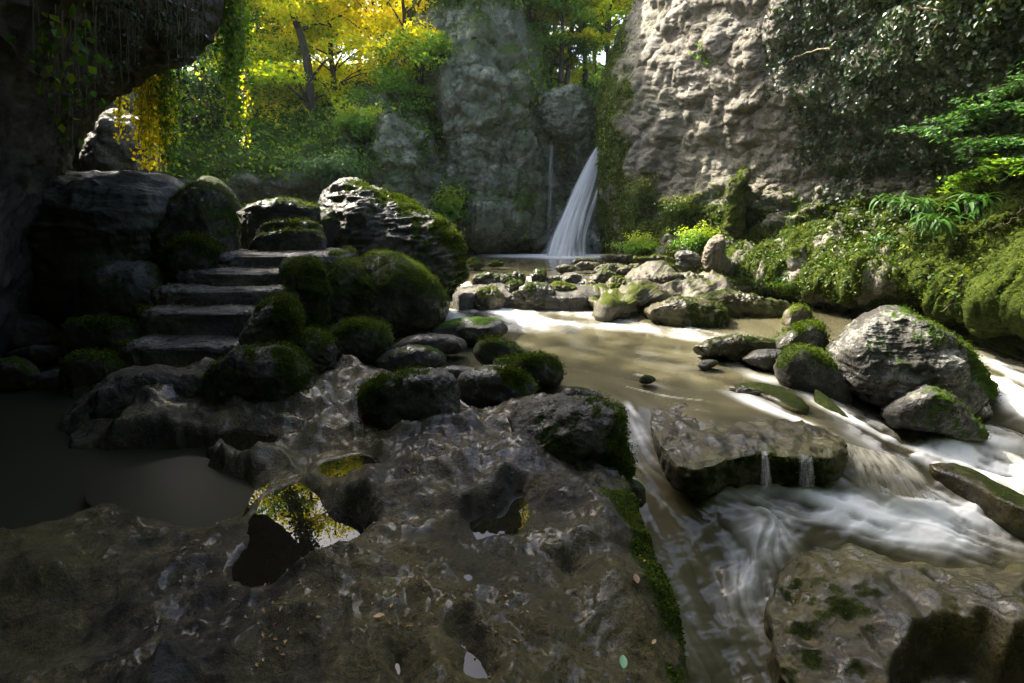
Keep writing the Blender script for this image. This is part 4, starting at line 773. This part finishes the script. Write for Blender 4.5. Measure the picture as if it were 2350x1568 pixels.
def tree(label, base, h, spread, mat, nleaf, leaf=.14, lean=(0, 0), r0=.16, seed=0, crown_from=.25, clumps=26, group=None, gold_glow_top=0, name='tree', sy=.5):
    r = np.random.default_rng(seed + 100); base = np.array(base, float)
    e = empty(name, base); tag(e, label, 'tree', group)
    t = np.linspace(0, 1, 12); bend = np.cumsum(r.normal(size=(12, 2)) * .03 * h / 3, axis=0)
    tr = np.c_[lean[0] * t * h + bend[:, 0], lean[1] * t * h + bend[:, 1], t * h - .3]
    parts = [tube(tr, r0, r0 * .25, 8)]; limbs = []; P = []; Np = []
    for k in range(clumps):
        a = r.uniform(crown_from, 1.0); s = tr[min(11, int(a * 11))]; th = r.uniform(0, 2 * math.pi); L_ = spread * r.uniform(.35, 1) * (1.15 - .55 * a)
        end = s + np.array([math.cos(th) * L_, math.sin(th) * L_ * sy * 1.6, r.uniform(.05, .55) * L_])
        mid = (s + end) / 2 + np.array([0, 0, .12 * L_]); limbs.append(tube(catmull(np.array([s, mid, end]), 6), r0 * .3, r0 * .07, 5))
        n_ = nleaf // clumps
        rad = spread * r.uniform(.22, .42); u = r.normal(size=(n_, 3)); u /= np.linalg.norm(u, axis=1)[:, None]
        u = u * (r.random(n_) ** .4)[:, None] * rad * np.array([1.1, 1.1, .42]); q = end + u
        q[:, 2] -= .18 * (np.hypot(u[:, 0], u[:, 1]) / rad) ** 2 * rad
        q += .25 * rad * np.stack([perlin(q * 1.7), perlin(q * 1.7 + 9), perlin(q * 2.3 + 5)], -1); P.append(q)
    v, f = join(parts); mk('trunk', v, f, M['bark'], e); v, f = join(limbs); mk('limbs', v, f, M['bark'], e)
    P = np.concatenate(P); rn = np.clip(r.random(len(P)) * .75 + .12 + gold_glow_top * (P[:, 2] / h - .5) + .18 * perlin(P * .9), 0, 1)  # yellower towards the crown top: part pigment, part sun glow put into colour
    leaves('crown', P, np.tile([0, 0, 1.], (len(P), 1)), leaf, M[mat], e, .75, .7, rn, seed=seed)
    return e
G1 = 'trees on the slope beyond the boulders'
T = [ # X, Y of foot, depth, height, spread, mat, leaf count, lean, seed, label
 (740,330,19,9.0,2.6,'l_lime',9000,(-.12,-.05),1,'slim dark forked tree leaning over the boulders, nearest on the slope'),
 (880,230,21,7.5,3.4,'l_gold',12000,(.02,-.05),2,'golden layered maple in front of the cliff pillar'),
 (640,300,22,8,3.2,'l_lime',11000,(0,0),3,'lime green tree between forked tree and ivy curtain'),
 (560,330,20,8.5,3.0,'l_green',10000,(.02,0),4,'mid green tree behind the long hanging vines'),
 (820,165,27,7.5,4.0,'l_gold',14000,(0,0),5,'tall golden tree behind the layered maple'),
 (700,190,28,8,4.2,'l_gold',13000,(0,0),6,'golden tree high on the slope behind the forked tree'),
 (480,280,22,9,3.2,'l_green',10000,(.05,0),7,'dark green tree beside the cave mouth'),
 (930,330,18.6,3.6,2.2,'l_green',6000,(.25,-.2),8,'low spreading green tree on the shoulder of the low cliff'),
 (600,170,31,8,4.5,'l_lime',12000,(0,0),9,'pale lime tree far up the slope by the cave mouth'),
 (1250,120,24,9,2.6,'l_gold',8000,(-.02,0),10,'golden tree left in the gap above the waterfall'),
 (1330,110,25,9,2.8,'l_lime',9000,(.02,0),11,'yellow green tree in the middle of the gap above the waterfall'),
 (1400,100,24,9,2.6,'l_gold',8000,(.03,0),12,'golden tree right in the gap beside the pale cliff'),
 (1300,120,33,9,4.5,'l_gold',11000,(0,0),13,'tallest golden tree far behind the waterfall gap'),
 (1290,170,21.6,3.5,1.8,'l_green',5000,(0,0),14,'green bushy tree rooted right above the waterfall cleft'),
 (1100,0,22,4.5,2.6,'l_green',7000,(0,0),15,'green tree crowning the cliff pillar'),
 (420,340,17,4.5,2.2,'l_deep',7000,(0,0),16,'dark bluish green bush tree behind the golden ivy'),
 (520,300,19.5,6.5,2.6,'l_lime',9000,(.05,-.05),21,'bright lime tree low on the slope left of the forked tree'),
 (780,260,20.5,6.5,2.8,'l_gold',10000,(.05,-.05),22,'yellow green tree filling the slope right of the forked tree'),
 (660,205,25,7,4,'l_gold',12000,(0,0),23,'broad golden tree above the slope left of the forked tree'),
 (880,175,25,7,3.6,'l_gold',11000,(0,0),24,'broad golden tree behind the layered maple'),
 (1350,170,23,6,2.4,'l_lime',8000,(0,0),25,'lime tree low in the waterfall gap'),
 (1240,170,23,6,2.4,'l_gold',8000,(0,0),26,'gold tinged tree low at the left of the waterfall gap'),
 (940,240,19.6,5.0,2.6,'l_gold',9000,(.05,-.1),27,'small golden tree leaning out before the left side of the pillar'),
 (1300,205,22.3,5.5,2.0,'l_gold',9000,(0,0),28,'bushy golden tree low in the gap straight above the fall'),
 (1390,200,22.6,5.5,2.0,'l_lime',9000,(0,0),29,'bushy lime tree low in the gap touching the pale cliff'),
 (1225,190,22.6,5.5,1.8,'l_lime',8000,(0,0),30,'bushy lime tree low in the gap touching the pillar'),
 (1000,60,27,9,3.4,'l_lime',9000,(0,0),17,'lime tree peeping left of the cliff pillar top'),
]
for X, Y, d, h, s_, mt, nl, ln, sd0, lb in T:
    tree(lb, D(X, Y, d), h, s_, mt, nl, .13 if d < 24 else .18, ln, .13 if sd0 != 1 else .2, sd0, .15, group=G1, gold_glow_top=.5)
# trees rooted on top of the cave roof whose crowns shade the shelf (the puddles mirror them)
for k, (x, y, z, h, s_, lb) in enumerate([(-4.6, 6.4, 7.6, 5.0, 2.6, 'overhanging tree on the cave roof, mirrored in the largest puddle'), (-4.2, 4.0, 8.6, 5.0, 2.8, 'overhanging tree on the cave roof right above the shelf'),
      (-3.2, 1.5, 8.8, 4.6, 2.8, 'overhanging tree above the viewpoint')]):
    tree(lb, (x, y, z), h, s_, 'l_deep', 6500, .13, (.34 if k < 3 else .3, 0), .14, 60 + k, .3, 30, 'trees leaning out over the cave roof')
for k, (x, y, z, h, s_, ln, lb) in enumerate([(-1.0, -7.0, 6.0, 5.5, 4.0, (.1, .55), 'unseen broad tree added behind the viewpoint to block the overhead sky'), (4.5, -6.5, 6.0, 5.5, 4.2, (-.1, .6), 'second unseen broad tree added to block the sky above the viewpoint')]):
    tree(lb, (x, y, z), h, s_, 'l_green', 11000, .2, ln, .2, 80 + k, .35, 34, 'unseen trees added to block the overhead sky')  # out of view canopy, added to cut the light from overhead
# bare stems in the gap
for k, (X, Y, d, h, ln) in enumerate([(1225,150,23,8,-.05),(1262,160,23,8,.06),(1345,150,24,8,-.03),(1362,140,23.5,8,.04),(925,200,22,6,-.02),(1440,120,24,7,.02)]):
    r = np.random.default_rng(k); b = D(X, Y, d); t = np.linspace(0, 1, 10)
    pts = np.c_[ln * t * h + np.cumsum(r.normal(size=10)) * .04, 0 * t, t * h - .5]; v, f = tube(pts, .1, .05, 8)
    e = empty('tree', b); tag(e, ['leftmost bare slim trunk in the gap above the waterfall','slim trunk leaning right, second in the gap above waterfall','slim upright trunk in the middle of the waterfall gap','slim trunk close right of the upright middle one in the gap','thin bare trunk behind the golden layered maple','slim trunk beside the pale cliff edge at top'][k], 'tree', 'bare slim trunks among the trees')
    mk('trunk', v, f, M['bark'], e)
    br = []
    for q in range(5):
        s = pts[3 + q]; a = r.uniform(-1, 1); br.append(tube(catmull(np.array([s, s + [a * .4, .1, .4], s + [a * 1.1, .2, .8]]), 5), .03, .01, 5))
    v, f = join(br); mk('limbs', v, f, M['bark'], e)

for k, (x, y, z, h, lb) in enumerate([(-10.5, 8.5, 5.5, 19, 'unseen tall tree added behind the cave roof to shade the right cliff'), (-13.5, 12, 4.5, 23, 'second unseen tall tree added farther back to shade the right cliff')]):
    tree(lb, (x, y, z), h, 4.6, 'l_green', 9000, .26, (0, 0), .3, 70 + k, .5, 34, 'unseen trees added to shade the right cliff')  # out of view, added so their crowns darken the right cliff
def pick(P, N, mask, count, seed):
    r = np.random.default_rng(seed); w = mask.ravel() ; a = np.linalg.norm(np.cross(np.gradient(P, axis=0), np.gradient(P, axis=1)), axis=-1).ravel()
    w = np.clip(w, 0, None) * a; i = r.choice(len(w), count, p=w / w.sum()); n = N.reshape(-1, 3)[i]
    return P.reshape(-1, 3)[i] + r.normal(size=(count, 3)) * .03, n
X, Y = PX(PR); q = PR.reshape(-1, 3); nn = fbm(q * .8 + 3, 5).reshape(X.shape); n3 = fbm(q * np.float32([2, 2, .6]) + 8, 4).reshape(X.shape)
infr = (X > 1300) & (X < 2700) & (Y > -300) & (Y < 1100) & (PR[..., 1] > 2)
limY = np.interp(X, [1700,1760,1900,2100,2300,2500], [-50,150,420,480,380,300])
iv = sst(80, -80, Y - limY + 260 * nn + 120 * n3) * sst(1700, 1800, X + 120 * nn) * infr
p, n_ = pick(PR, NR, iv ** 1.5, 14000, 1); o = leaves('ivy', p + n_ * .05, n_, .085, M['l_ivy'], None, .55, .8, hang=1.2, seed=1); tag(o, 'glossy dark ivy spread over the upper right cliff', 'ivy', kind='stuff')
X3, Y3 = X, Y
bankm = sst(-40, 60, Y - np.interp(X, [1400,1500,1700,2000,2350], [430,420,440,450,520]) + 120 * nn) * sst(.05, .4, nn + .35) * sst(700, 650, Y) * infr * sst(2350, 2000, X)
p, n_ = pick(PR, NR, bankm, 13000, 2); o = leaves('bank_herbs', p + n_ * .05, n_, .07, M['l_bank'], None, .8, .65, seed=2); tag(o, 'yellow green herbs and small leaves covering the bank under the pale cliff', 'undergrowth', kind='stuff')
mm = np.clip(MR - .5, 0, 1) * infr * (Y < 700)
p, n_ = pick(PR, NR, mm, 40000, 3); o = leaves('bank_moss', p + n_ * .01, np.cross(n_, np.random.default_rng(1).normal(size=n_.shape)), .05, M['l_moss'], None, .4, .4, seed=3); tag(o, 'thick olive moss on the foot of the right cliff', 'moss', kind='stuff')
em = sst(1480, 1400, X + 50 * nn) * sst(.0, .3, nn + .15) * infr
p, n_ = pick(PR, NR, em, 3000, 4); o = leaves('cliff_edge_plants', p + n_ * .05, n_, .1, M['l_bank'], None, .7, .5, hang=1.5, seed=4); tag(o, 'hanging grasses and leaves along the left edge of the pale cliff', 'undergrowth', kind='stuff')
X, Y = PX(PC); q = PC.reshape(-1, 3); nn = fbm(q * .5 + 3, 5).reshape(X.shape); inf2 = (X > 600) & (X < 1500) & (Y > -200) & (Y < 640)
m1 = (sst(930, 800, X + 80 * nn) * sst(470, 380, Y) + sst(40, -40, Y + 90 * nn) + sst(.18, .4, nn) * .35 + sst(1195, 1250, X) * sst(270, 170, Y) + 1.2 * np.exp(-((X - 1030) / 40) ** 2 - ((Y - 480) / 50) ** 2) + np.exp(-((X - 1300) / 20) ** 2 - ((Y - 340) / 30) ** 2) + np.exp(-((X - 970) / 40) ** 2 - ((Y - 330) / 60) ** 2)) * inf2
p, n_ = pick(PC, NC, m1, 30000, 5); o = leaves('cliff_plants', p + n_ * .08, n_, .14, M['l_green'], None, .8, .6, hang=.8, seed=5); tag(o, 'green creepers and ferns growing over the cliff pillar and low cliff', 'undergrowth', kind='stuff')
X, Y = PX(PH); q = PH.reshape(-1, 3); nn = fbm(q * .6 + 3, 5).reshape(X.shape)
m2 = sst(350, 430, X) * sst(450, 400, Y + 90 * nn) * (Y > -100) * (X < 1100)
m3 = sst(430, 500, X) * sst(330, 270, Y + 60 * nn) * (Y > -100) * (X < 1100)
p, n_ = pick(PH, NH, m3, 16000, 16); o = leaves('slope_brush', p + n_ * .15 + np.random.default_rng(2).random((len(p), 1)) * [0, 0, .8], n_, .15, M['l_lime'], None, .9, .65, seed=16); tag(o, 'lime green brush and saplings over the sunlit upper slope', 'undergrowth', kind='stuff')
p, n_ = pick(PH, NH, m2, 20000, 6); o = leaves('hillside_ivy', p + n_ * .1, n_, .13, M['l_green'], None, .8, .7, hang=.8, seed=6); tag(o, 'deep green ivy and shrubs carpeting the shaded slope', 'undergrowth', kind='stuff')

def vines(label, pts, d, n, length, mat, leaf, name='hanging_ivy', seed=0, wid=12, dens=60, hang=2.):
    """strands hanging from points pts (X,Y) with lengths in picture units"""
    r = np.random.default_rng(seed + 9); e = empty(name, D(pts[0][0], pts[0][1], d)); tag(e, label, 'ivy'); o0 = np.array(e.location); st_, P = [], []
    for k in range(n):
        a = r.uniform(0, len(pts) - 1.001); i = int(a); f = a - i; X = pts[i][0] * (1 - f) + pts[i + 1][0] * f + r.normal() * 3; Y = pts[i][1] * (1 - f) + pts[i + 1][1] * f
        L_ = length * r.uniform(.35, 1.0); dd = d + r.normal() * .15; m = 12; t = np.linspace(0, 1, m)
        c = D(X + np.cumsum(r.normal(size=m)) * wid * .12, Y + t * L_, dd) - o0; st_.append(tube(c, .006, .003, 4))
        m_ = int(dens * L_ / length); u = r.random(m_); j = np.interp(u, t, np.arange(m)); j0 = j.astype(int).clip(0, m - 2); q = c[j0] + (c[j0 + 1] - c[j0]) * (j - j0)[:, None]
        P.append(q + r.normal(size=(m_, 3)) * leaf * .9)
    v, f = join(st_); mk('stem', v, f, M['root'], e); P = np.concatenate(P)
    leaves('foliage', P, np.tile([0., -1, .3], (len(P), 1)), leaf, M[mat], e, .6, .8, hang=hang, seed=seed); return e
vines('golden backlit ivy curtain hanging at the cave mouth', [(318,190),(340,180),(365,165),(385,160)], 7.7, 46, 250, 'l_gold', .06, seed=1, dens=50)
vines('green trailing ivy right of the golden curtain', [(372,160),(395,152)], 7.6, 14, 270, 'l_green', .06, seed=2, dens=70)
vines('small golden ivy tuft left of the golden curtain', [(272,225),(282,222)], 7.9, 7, 110, 'l_gold', .05, seed=3, dens=40)
vines('long green vines dropping from the cave lip at top', [(515,-60),(530,-80),(545,-60),(560,-90)], 7.4, 34, 420, 'l_green', .06, seed=4, dens=90)
vines('thin green vine strands between the two curtains', [(400,160),(440,150),(480,120)], 8.2, 8, 190, 'l_green', .05, seed=5, dens=30)
vines('broad leaved ivy trailing down the dark cave wall at far left', [(60,-40),(110,0),(170,40),(240,0)], 5.2, 16, 330, 'l_green', .085, seed=6, dens=14)
vines('small leaved ivy under the dark cave roof', [(200,-60),(300,-40),(400,-60),(470,-80)], 5.6, 40, 260, 'l_ivy', .045, seed=7, dens=26)
vines('sparse green vine ending below the tree slope', [(556,160),(566,160)], 9.5, 5, 230, 'l_lime', .06, seed=8, dens=40)
vines('wispy water fed creeper strand beside the waterfall lip', [(1382,300),(1392,300)], 17.0, 6, 110, 'l_green', .09, seed=9, dens=30)

# bushes and ferns
def bush(label, X, Y, d, rx, rz, mat, n, leaf, seed, name='bush', cat='bush'):
    r = np.random.default_rng(seed); c = D(X, Y, d); e = empty(name, c); tag(e, label, cat)
    u = r.normal(size=(n, 3)); u /= np.linalg.norm(u, axis=1)[:, None]; k = 1 + 1.1 * perlin(u * 1.5 + seed) + .5 * perlin(u * 4 + seed); P = u * (r.random(n) ** .6 * np.abs(k))[:, None] * np.array([rx, rx * .7, rz]); P[:, 2] += rz * .6
    leaves('foliage', P, u + [0, 0, .5], leaf, M[mat], e, .6, .6, np.clip(.3 + .4 * P[:, 2] / rz + .3 * r.random(n), 0, 1), seed=seed)
    st_ = [tube(catmull(np.array([[0, .1, -.1], q * [.5, .5, .4], q]), 6), .012, .004, 4) for q in P[r.choice(n, 14)]]
    v, f = join(st_); mk('stem', v, f, M['bark'], e); return e
bush('round dark green bush clinging high on the pale cliff face', 1640, 135, 13.4, .55, .38, 'l_green', 2600, .07, 1)
bush('bright green bush at the left foot of the pale cliff', 1475, 575, 14.3, .75, .3, 'l_green', 2600, .08, 2)
bush('yellow green bush tuft above the bright bush', 1475, 470, 15.2, .5, .55, 'l_bank', 2200, .08, 3)
bush('golden shrub on the bank just left of the mossy post', 1560, 490, 13.9, .6, .35, 'l_bank', 2400, .075, 4)
bush('low leafy shrub behind the grey angular rock', 1600, 560, 12.7, .6, .28, 'l_green', 2000, .07, 5)
bush('green leafy shrub on the cliff foot left of the pillar base', 1035, 500, 17.3, .6, .6, 'l_green', 2200, .12, 6)
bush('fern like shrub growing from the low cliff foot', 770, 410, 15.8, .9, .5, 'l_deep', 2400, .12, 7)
bush('hanging shrub over the middle of the shaded slope', 820, 300, 17, 1.1, .5, 'l_green', 3000, .12, 8)
def frond_mesh(L_, w, k=9):
    t = np.linspace(0, 1, k); y = L_ * t; z = L_ * (.55 * t - .75 * t * t); ww = w * np.sin(np.pi * np.clip(t * .92 + .06, 0, 1)) ** .6
    V = np.stack([np.stack([-ww, y, z + .15 * ww], -1), np.stack([0 * t, y, z], -1), np.stack([ww, y, z + .15 * ww], -1)], 1).reshape(-1, 3)
    return V, gridfaces(k, 3)
fm_ = mk('frond', *frond_mesh(.24, .017), M['l_fern'], attrs={'rnd': np.full(27, .35)}); frond_me = fm_.data; bpy.data.objects.remove(fm_)
def fern(label, X, Y, d, n, sc, seed, group='strap leaved ferns on the right bank'):
    r = random.Random(seed); e = empty('fern', D(X, Y, d)); tag(e, label, 'fern', group)
    for k in range(n):
        o = bpy.data.objects.new('frond', frond_me); COL.objects.link(o); o.parent = e
        o.location = (r.gauss(0, .16), r.gauss(0, .08), r.gauss(0, .05)); o.rotation_euler = (r.uniform(-1.1, .3), r.uniform(-.3, .3), math.pi + r.uniform(-1.9, 1.9)); o.scale = [sc * r.uniform(.6, 1.3)] * 3
fern('big strap leaved fern under the overhanging leafy branch', 2110, 470, 8.7, 60, 1.2, 1)
fern('strap leaved fern leftmost of the row on the dark bank', 2050, 455, 9.2, 50, 1.1, 2)
fern('drooping strap leaved fern lowest of the row', 2150, 500, 8.3, 60, 1.2, 3)
fern('strap leaved fern at the right end below leafy branch', 2230, 455, 8.2, 50, 1.2, 4)
fern('small strap leaved fern hanging from the bank lip', 1800, 640, 9.6, 14, .7, 5)
def spray(label, p0, p1, d0, d1, n, w, mat, leaf, seed):
    """a leafy branch from p0 to p1 with leaves in a flat spray"""
    r = np.random.default_rng(seed); a, b = D(*p0, d0), D(*p1, d1); e = empty('leafy_branch', a); tag(e, label, 'branch')
    v = b - a; m = a * 0 + v / 2 + [0, 0, .12 * np.linalg.norm(v)]; main = catmull(np.array([[0, 0, 0], m, v]), 14); parts = [tube(main, .014, .004, 5)]; P = []
    for k in range(26):
        s = main[r.integers(2, 14)]; dr = r.normal(size=3) * [1, .8, .25]; dr /= np.linalg.norm(dr); L_ = w * r.uniform(.4, 1); en = s + dr * L_ + v * .15 * r.random() - [0, 0, .1 * L_]
        parts.append(tube(np.array([s, (s + en) / 2 + [0, 0, .03], en]), .005, .002, 4)); u = r.random((n // 26, 1)); P.append(s + (en - s) * u + r.normal(size=(n // 26, 3)) * [.06, .06, .02])
    V, f = join(parts); mk('twigs', V, f, M['bark'], e); P = np.concatenate(P); leaves('foliage', P, np.tile([0, 0, 1.], (len(P), 1)), leaf, M[mat], e, .35, .6, seed=seed); return e
spray('upper leafy branch reaching left from the right picture edge', (2420,240), (2120,300), 6.6, 7.2, 1100, .5, 'l_deep', .07, 1)
spray('middle leafy branch sloping down across the dark right bank', (2420,360), (2230,330), 6.3, 6.8, 900, .5, 'l_deep', .07, 2)
spray('lower bright leafy branch above the ferns', (2430,380), (2200,410), 6.0, 6.9, 1300, .45, 'l_green', .07, 3)
spray('small leafy sprig at the top right corner of the bank', (2420,170), (2290,220), 6.6, 7.0, 500, .4, 'l_deep', .06, 4)
bush('little hanging sprig with yellow leaves on the dark bank', 2185, 700, 6.9, .16, .28, 'l_bank', 60, .09, 21, 'sprig', 'plant')
bush('second hanging sprig just right of the yellow leaved one', 2210, 645, 6.9, .14, .12, 'l_bank', 36, .09, 22, 'sprig', 'plant')
bush('sprig with pale leaves dangling from the moss bank', 2075, 590, 8.0, .12, .14, 'l_bank', 40, .08, 23, 'sprig', 'plant')
def tuft(label, X, Y, d, n, L_, seed, mat='l_bank'):
    r = np.random.default_rng(seed); e = D(X, Y, d); Vs, Fs = [], []
    for k in range(n):
        t = np.linspace(0, 1, 5)[:, None]; dr = np.array([r.normal() * .5, -abs(r.normal()) * .6 - .1, 0]); h = L_ * r.uniform(.6, 1.2)
        c = r.normal(size=3) * [.12, .05, .02] + dr * t * h + np.array([0, 0, 1]) * (h * (.7 * t - 1.25 * t * t)); w = np.array([.006, 0, 0]) * (1 - t)
        Fs.append(gridfaces(5, 2) + len(Vs) * 10); Vs.append(np.stack([c - w, c + w], 1).reshape(-1, 3))
    o = mk('grass_tuft', np.concatenate(Vs), np.concatenate(Fs), M[mat], attrs={'rnd': np.repeat(r.random(n), 10)}, smooth=False); o.location = list(e); tag(o, label, 'grass')
for k, (x, y, d, lb) in enumerate([(1700, 640, 10.9, 'grass tuft hanging over the undercut just right of the driftwood stump'), (1735, 622, 11.2, 'grass tuft second to the right of the driftwood stump'), (1790, 655, 10.0, 'long drooping grass tuft over the dark undercut'),
        (1825, 650, 9.9, 'grass tuft above the mossy stub at the hollow mouth'), (1770, 600, 11.2, 'pale grass tuft on the bank slope above the undercut'), (2215, 870, 5.4, 'thin grass tuft on the right shoulder of the largest river boulder'), (1690, 590, 11.9, 'grass tuft beside the stump on the upper bank'), (1660, 600, 11.6, 'short grass tuft directly behind the driftwood stump')]):
    tuft(lb, x, y, d, 60, .38 if k != 5 else .18, k)
for k, (x, y, d, lb) in enumerate([(1860, 560, 11.0, 'leafy herb clump in the middle of the mossy bank'), (1950, 610, 9.6, 'bright herb clump on the lip above the hollow'), (1750, 500, 12.8, 'yellowing herb clump under the pale cliff right of the rock post'), (2040, 560, 9.6, 'dark herb clump on the right part of the bank'), (1840, 480, 12.0, 'herb clump growing from the cliff foot above the bank')]):
    bush(lb, x, y, d, .45, .2, ['l_bank', 'l_green', 'l_bank', 'l_deep', 'l_green'][k], 900, .07, 30 + k, 'herb_clump', 'plant')
# roots and twigs on the cliff
def root(label, pts, r0=.015, name='root'):
    P = catmull(np.array([D(*p) for p in pts]), 24); P += np.random.default_rng(len(label)).normal(size=P.shape) * .012; c = P[0]; v, f = tube(P - c, r0, r0 * .4, 6); o = mk(name, v, f, M['root']); o.location = list(c); tag(o, label, 'root')
root('pale forked root trailing left from the ivy over the cliff', [(1905,110,10.2),(1860,118,10.6),(1820,135,11.0),(1790,160,11.4)], .018)
root('long pale root arching at the top of the right cliff', [(2105,15,8.2),(2130,25,8.1),(2160,28,8.0),(2150,60,8.1),(2120,100,8.4),(2110,120,8.5)], .018)
root('thin looping root high at the right picture edge', [(2380,-20,6.9),(2370,40,6.9),(2395,90,6.9),(2420,120,6.9)], .012)
root('thin pale twig crossing the dark hollow of the bank', [(2350,475,6.2),(2330,500,6.3),(2290,520,6.6),(2270,525,6.8)], .008, 'twig')
root('slanting pale root in the ivy near the top right', [(2370,0,7),(2340,40,7.1),(2330,60,7.1)], .01)

B('pale rock block wedged over the waterfall cleft', [(1248,290),(1245,240),(1265,215),(1310,205),(1350,220),(1362,260),(1350,300),(1310,318),(1270,312)], 19.6, .9, .55, 'cliff', 60, .12, 1.8, .22, strata=.5, cuts=14)
B('rock with a sunlit pale rim seen through the cave opening behind golden ivy', [(196,410),(200,335),(222,295),(262,258),(300,262),(335,300),(345,400),(300,430),(220,430)], 11.2, .7, .6, 'pale', 46, .10, 1.8, .12, cuts=12)
# driftwood stump and mossy post
S, Fc = CS.setdefault(40, cubesphere(40))
B('weathered driftwood stump standing on the pale ledge', [(1614,600),(1616,575),(1630,550),(1648,538),(1662,552),(1660,580),(1672,600),(1670,625),(1645,630),(1620,622)], 11.2, .8, .7, 'ledge', 40, .07, 2.2, 0, name='driftwood_stump', cat='driftwood', strata=.3)
bpy.data.objects['driftwood_stump'].data.materials[0] = M['drift']
B('mossy rock post rising from the bank against the cliff', [(1665,470),(1672,430),(1690,400),(1708,387),(1722,395),(1712,420),(1722,450),(1708,480),(1700,530),(1672,540),(1662,510)], 12.3, .9, .75, 'ledge', 54, .15, 2.0, .6, name='rock_post', cat='rock', fz=3500, fs=.05)

o = leaves('shelf_moss', GM[0], GM[1], .017, M['l_moss'], None, .4, .4, seed=31); tag(o, 'dark green moss fringe along the right edge of the rock shelf', 'moss', kind='stuff')
# fallen leaves
lv = np.random.default_rng(8)
def drop(X, Y, s, mat, label, rnd=.7):
    x, y = W(X, Y, .42)[:2]
    for _ in range(6):
        zz = float(height(np.array([[x]]), np.array([[y]]))[0][0, 0]); x, y = W(X, Y, zz)[:2]
    k = 7; t = np.linspace(0, 1, k); w = .24 * s * np.sin(np.pi * t) ** .8; y_ = s * (t - .5); z_ = .12 * s * (t - .5) ** 2
    V = np.stack([np.stack([-w, y_, z_ + .25 * w], -1), np.stack([0 * t, y_, z_], -1), np.stack([w, y_, z_ + .25 * w], -1)], 1).reshape(-1, 3)
    a = lv.uniform(-.5, .5) if mat == 'l_green2' else lv.uniform(0, 6.28); c, s_ = math.cos(a), math.sin(a); V = V @ np.array([[c, s_, 0], [-s_, c, 0], [0, 0, 1]])
    o = mk('fallen_leaf', V, gridfaces(k, 3), M[mat], attrs={'rnd': np.full(len(V), rnd)}); o.location = (float(x), float(y), zz + .015); tag(o, label, 'leaf')
M['l_green2'] = leaf_mat('fresh_fallen_leaf', [(0, (.06, .16, .07)), (1, (.12, .28, .12))], .1)
drop(1430, 1527, .06, 'l_green2', 'single fresh green leaf lying near the bottom of the shelf')
drop(1460, 1335, .06, 'l_dead', 'brown curled leaf near the mossy shelf edge', .4); drop(955, 1195, .03, 'l_dead', 'small tan leaf on the shelf above the little puddles', 1.)
drop(870, 1420, .045, 'l_dead', 'yellowish leaf on the dark rock below the largest puddle', 1.); drop(1500, 1480, .03, 'l_dead', 'pale speck of leaf at the mossy right edge of the shelf', .9)
LF = lv.uniform(size=(900, 2)); LXs = 300 + 1200 * LF[:, 0]; LYs = 960 + 640 * LF[:, 1]
p = W(LXs, LYs, .35); zz = height(p[:, 0][None], p[:, 1][None])[0][0]; p[:, 2] = zz + .006; p = p[(poly_sd(p[:, 0], p[:, 1], SH2) > .05)]
p = p[fbm(p * 2.0, 3) > .05]
o = leaves('leaf_litter', p, np.tile([0, 0, 1.], (len(p), 1)), .018, M['l_dead'], None, .3, .6, seed=3); tag(o, 'scattered brown bits of leaf litter on the rock shelf', 'leaf litter', kind='stuff')

# ------------------------------------------------------------------ haze in the damp gorge air
hz = bpy.data.materials.new('haze'); hz.use_nodes = True; t = hz.node_tree; t.nodes.clear()
ho = t.nodes.new('ShaderNodeOutputMaterial'); hv = t.nodes.new('ShaderNodeVolumePrincipled'); hv.inputs['Density'].default_value = .0004; hv.inputs['Color'].default_value = (.85, .95, .75, 1); hv.inputs['Anisotropy'].default_value = .3
t.links.new(hv.outputs[0], ho.inputs['Volume'])
x0, x1, y0_, y1_, z0_, z1_ = -62, 62, -42, 62, -3, 27
V = [(x, y, z) for x in (x0, x1) for y in (y0_, y1_) for z in (z0_, z1_)]
o = mk('haze', V, [(0,1,3,2),(4,6,7,5),(0,4,5,1),(2,3,7,6),(0,2,6,4),(1,5,7,3)], hz, smooth=False); tag(o, 'thin pale mist hanging in the whole gorge', 'haze', kind='stuff')
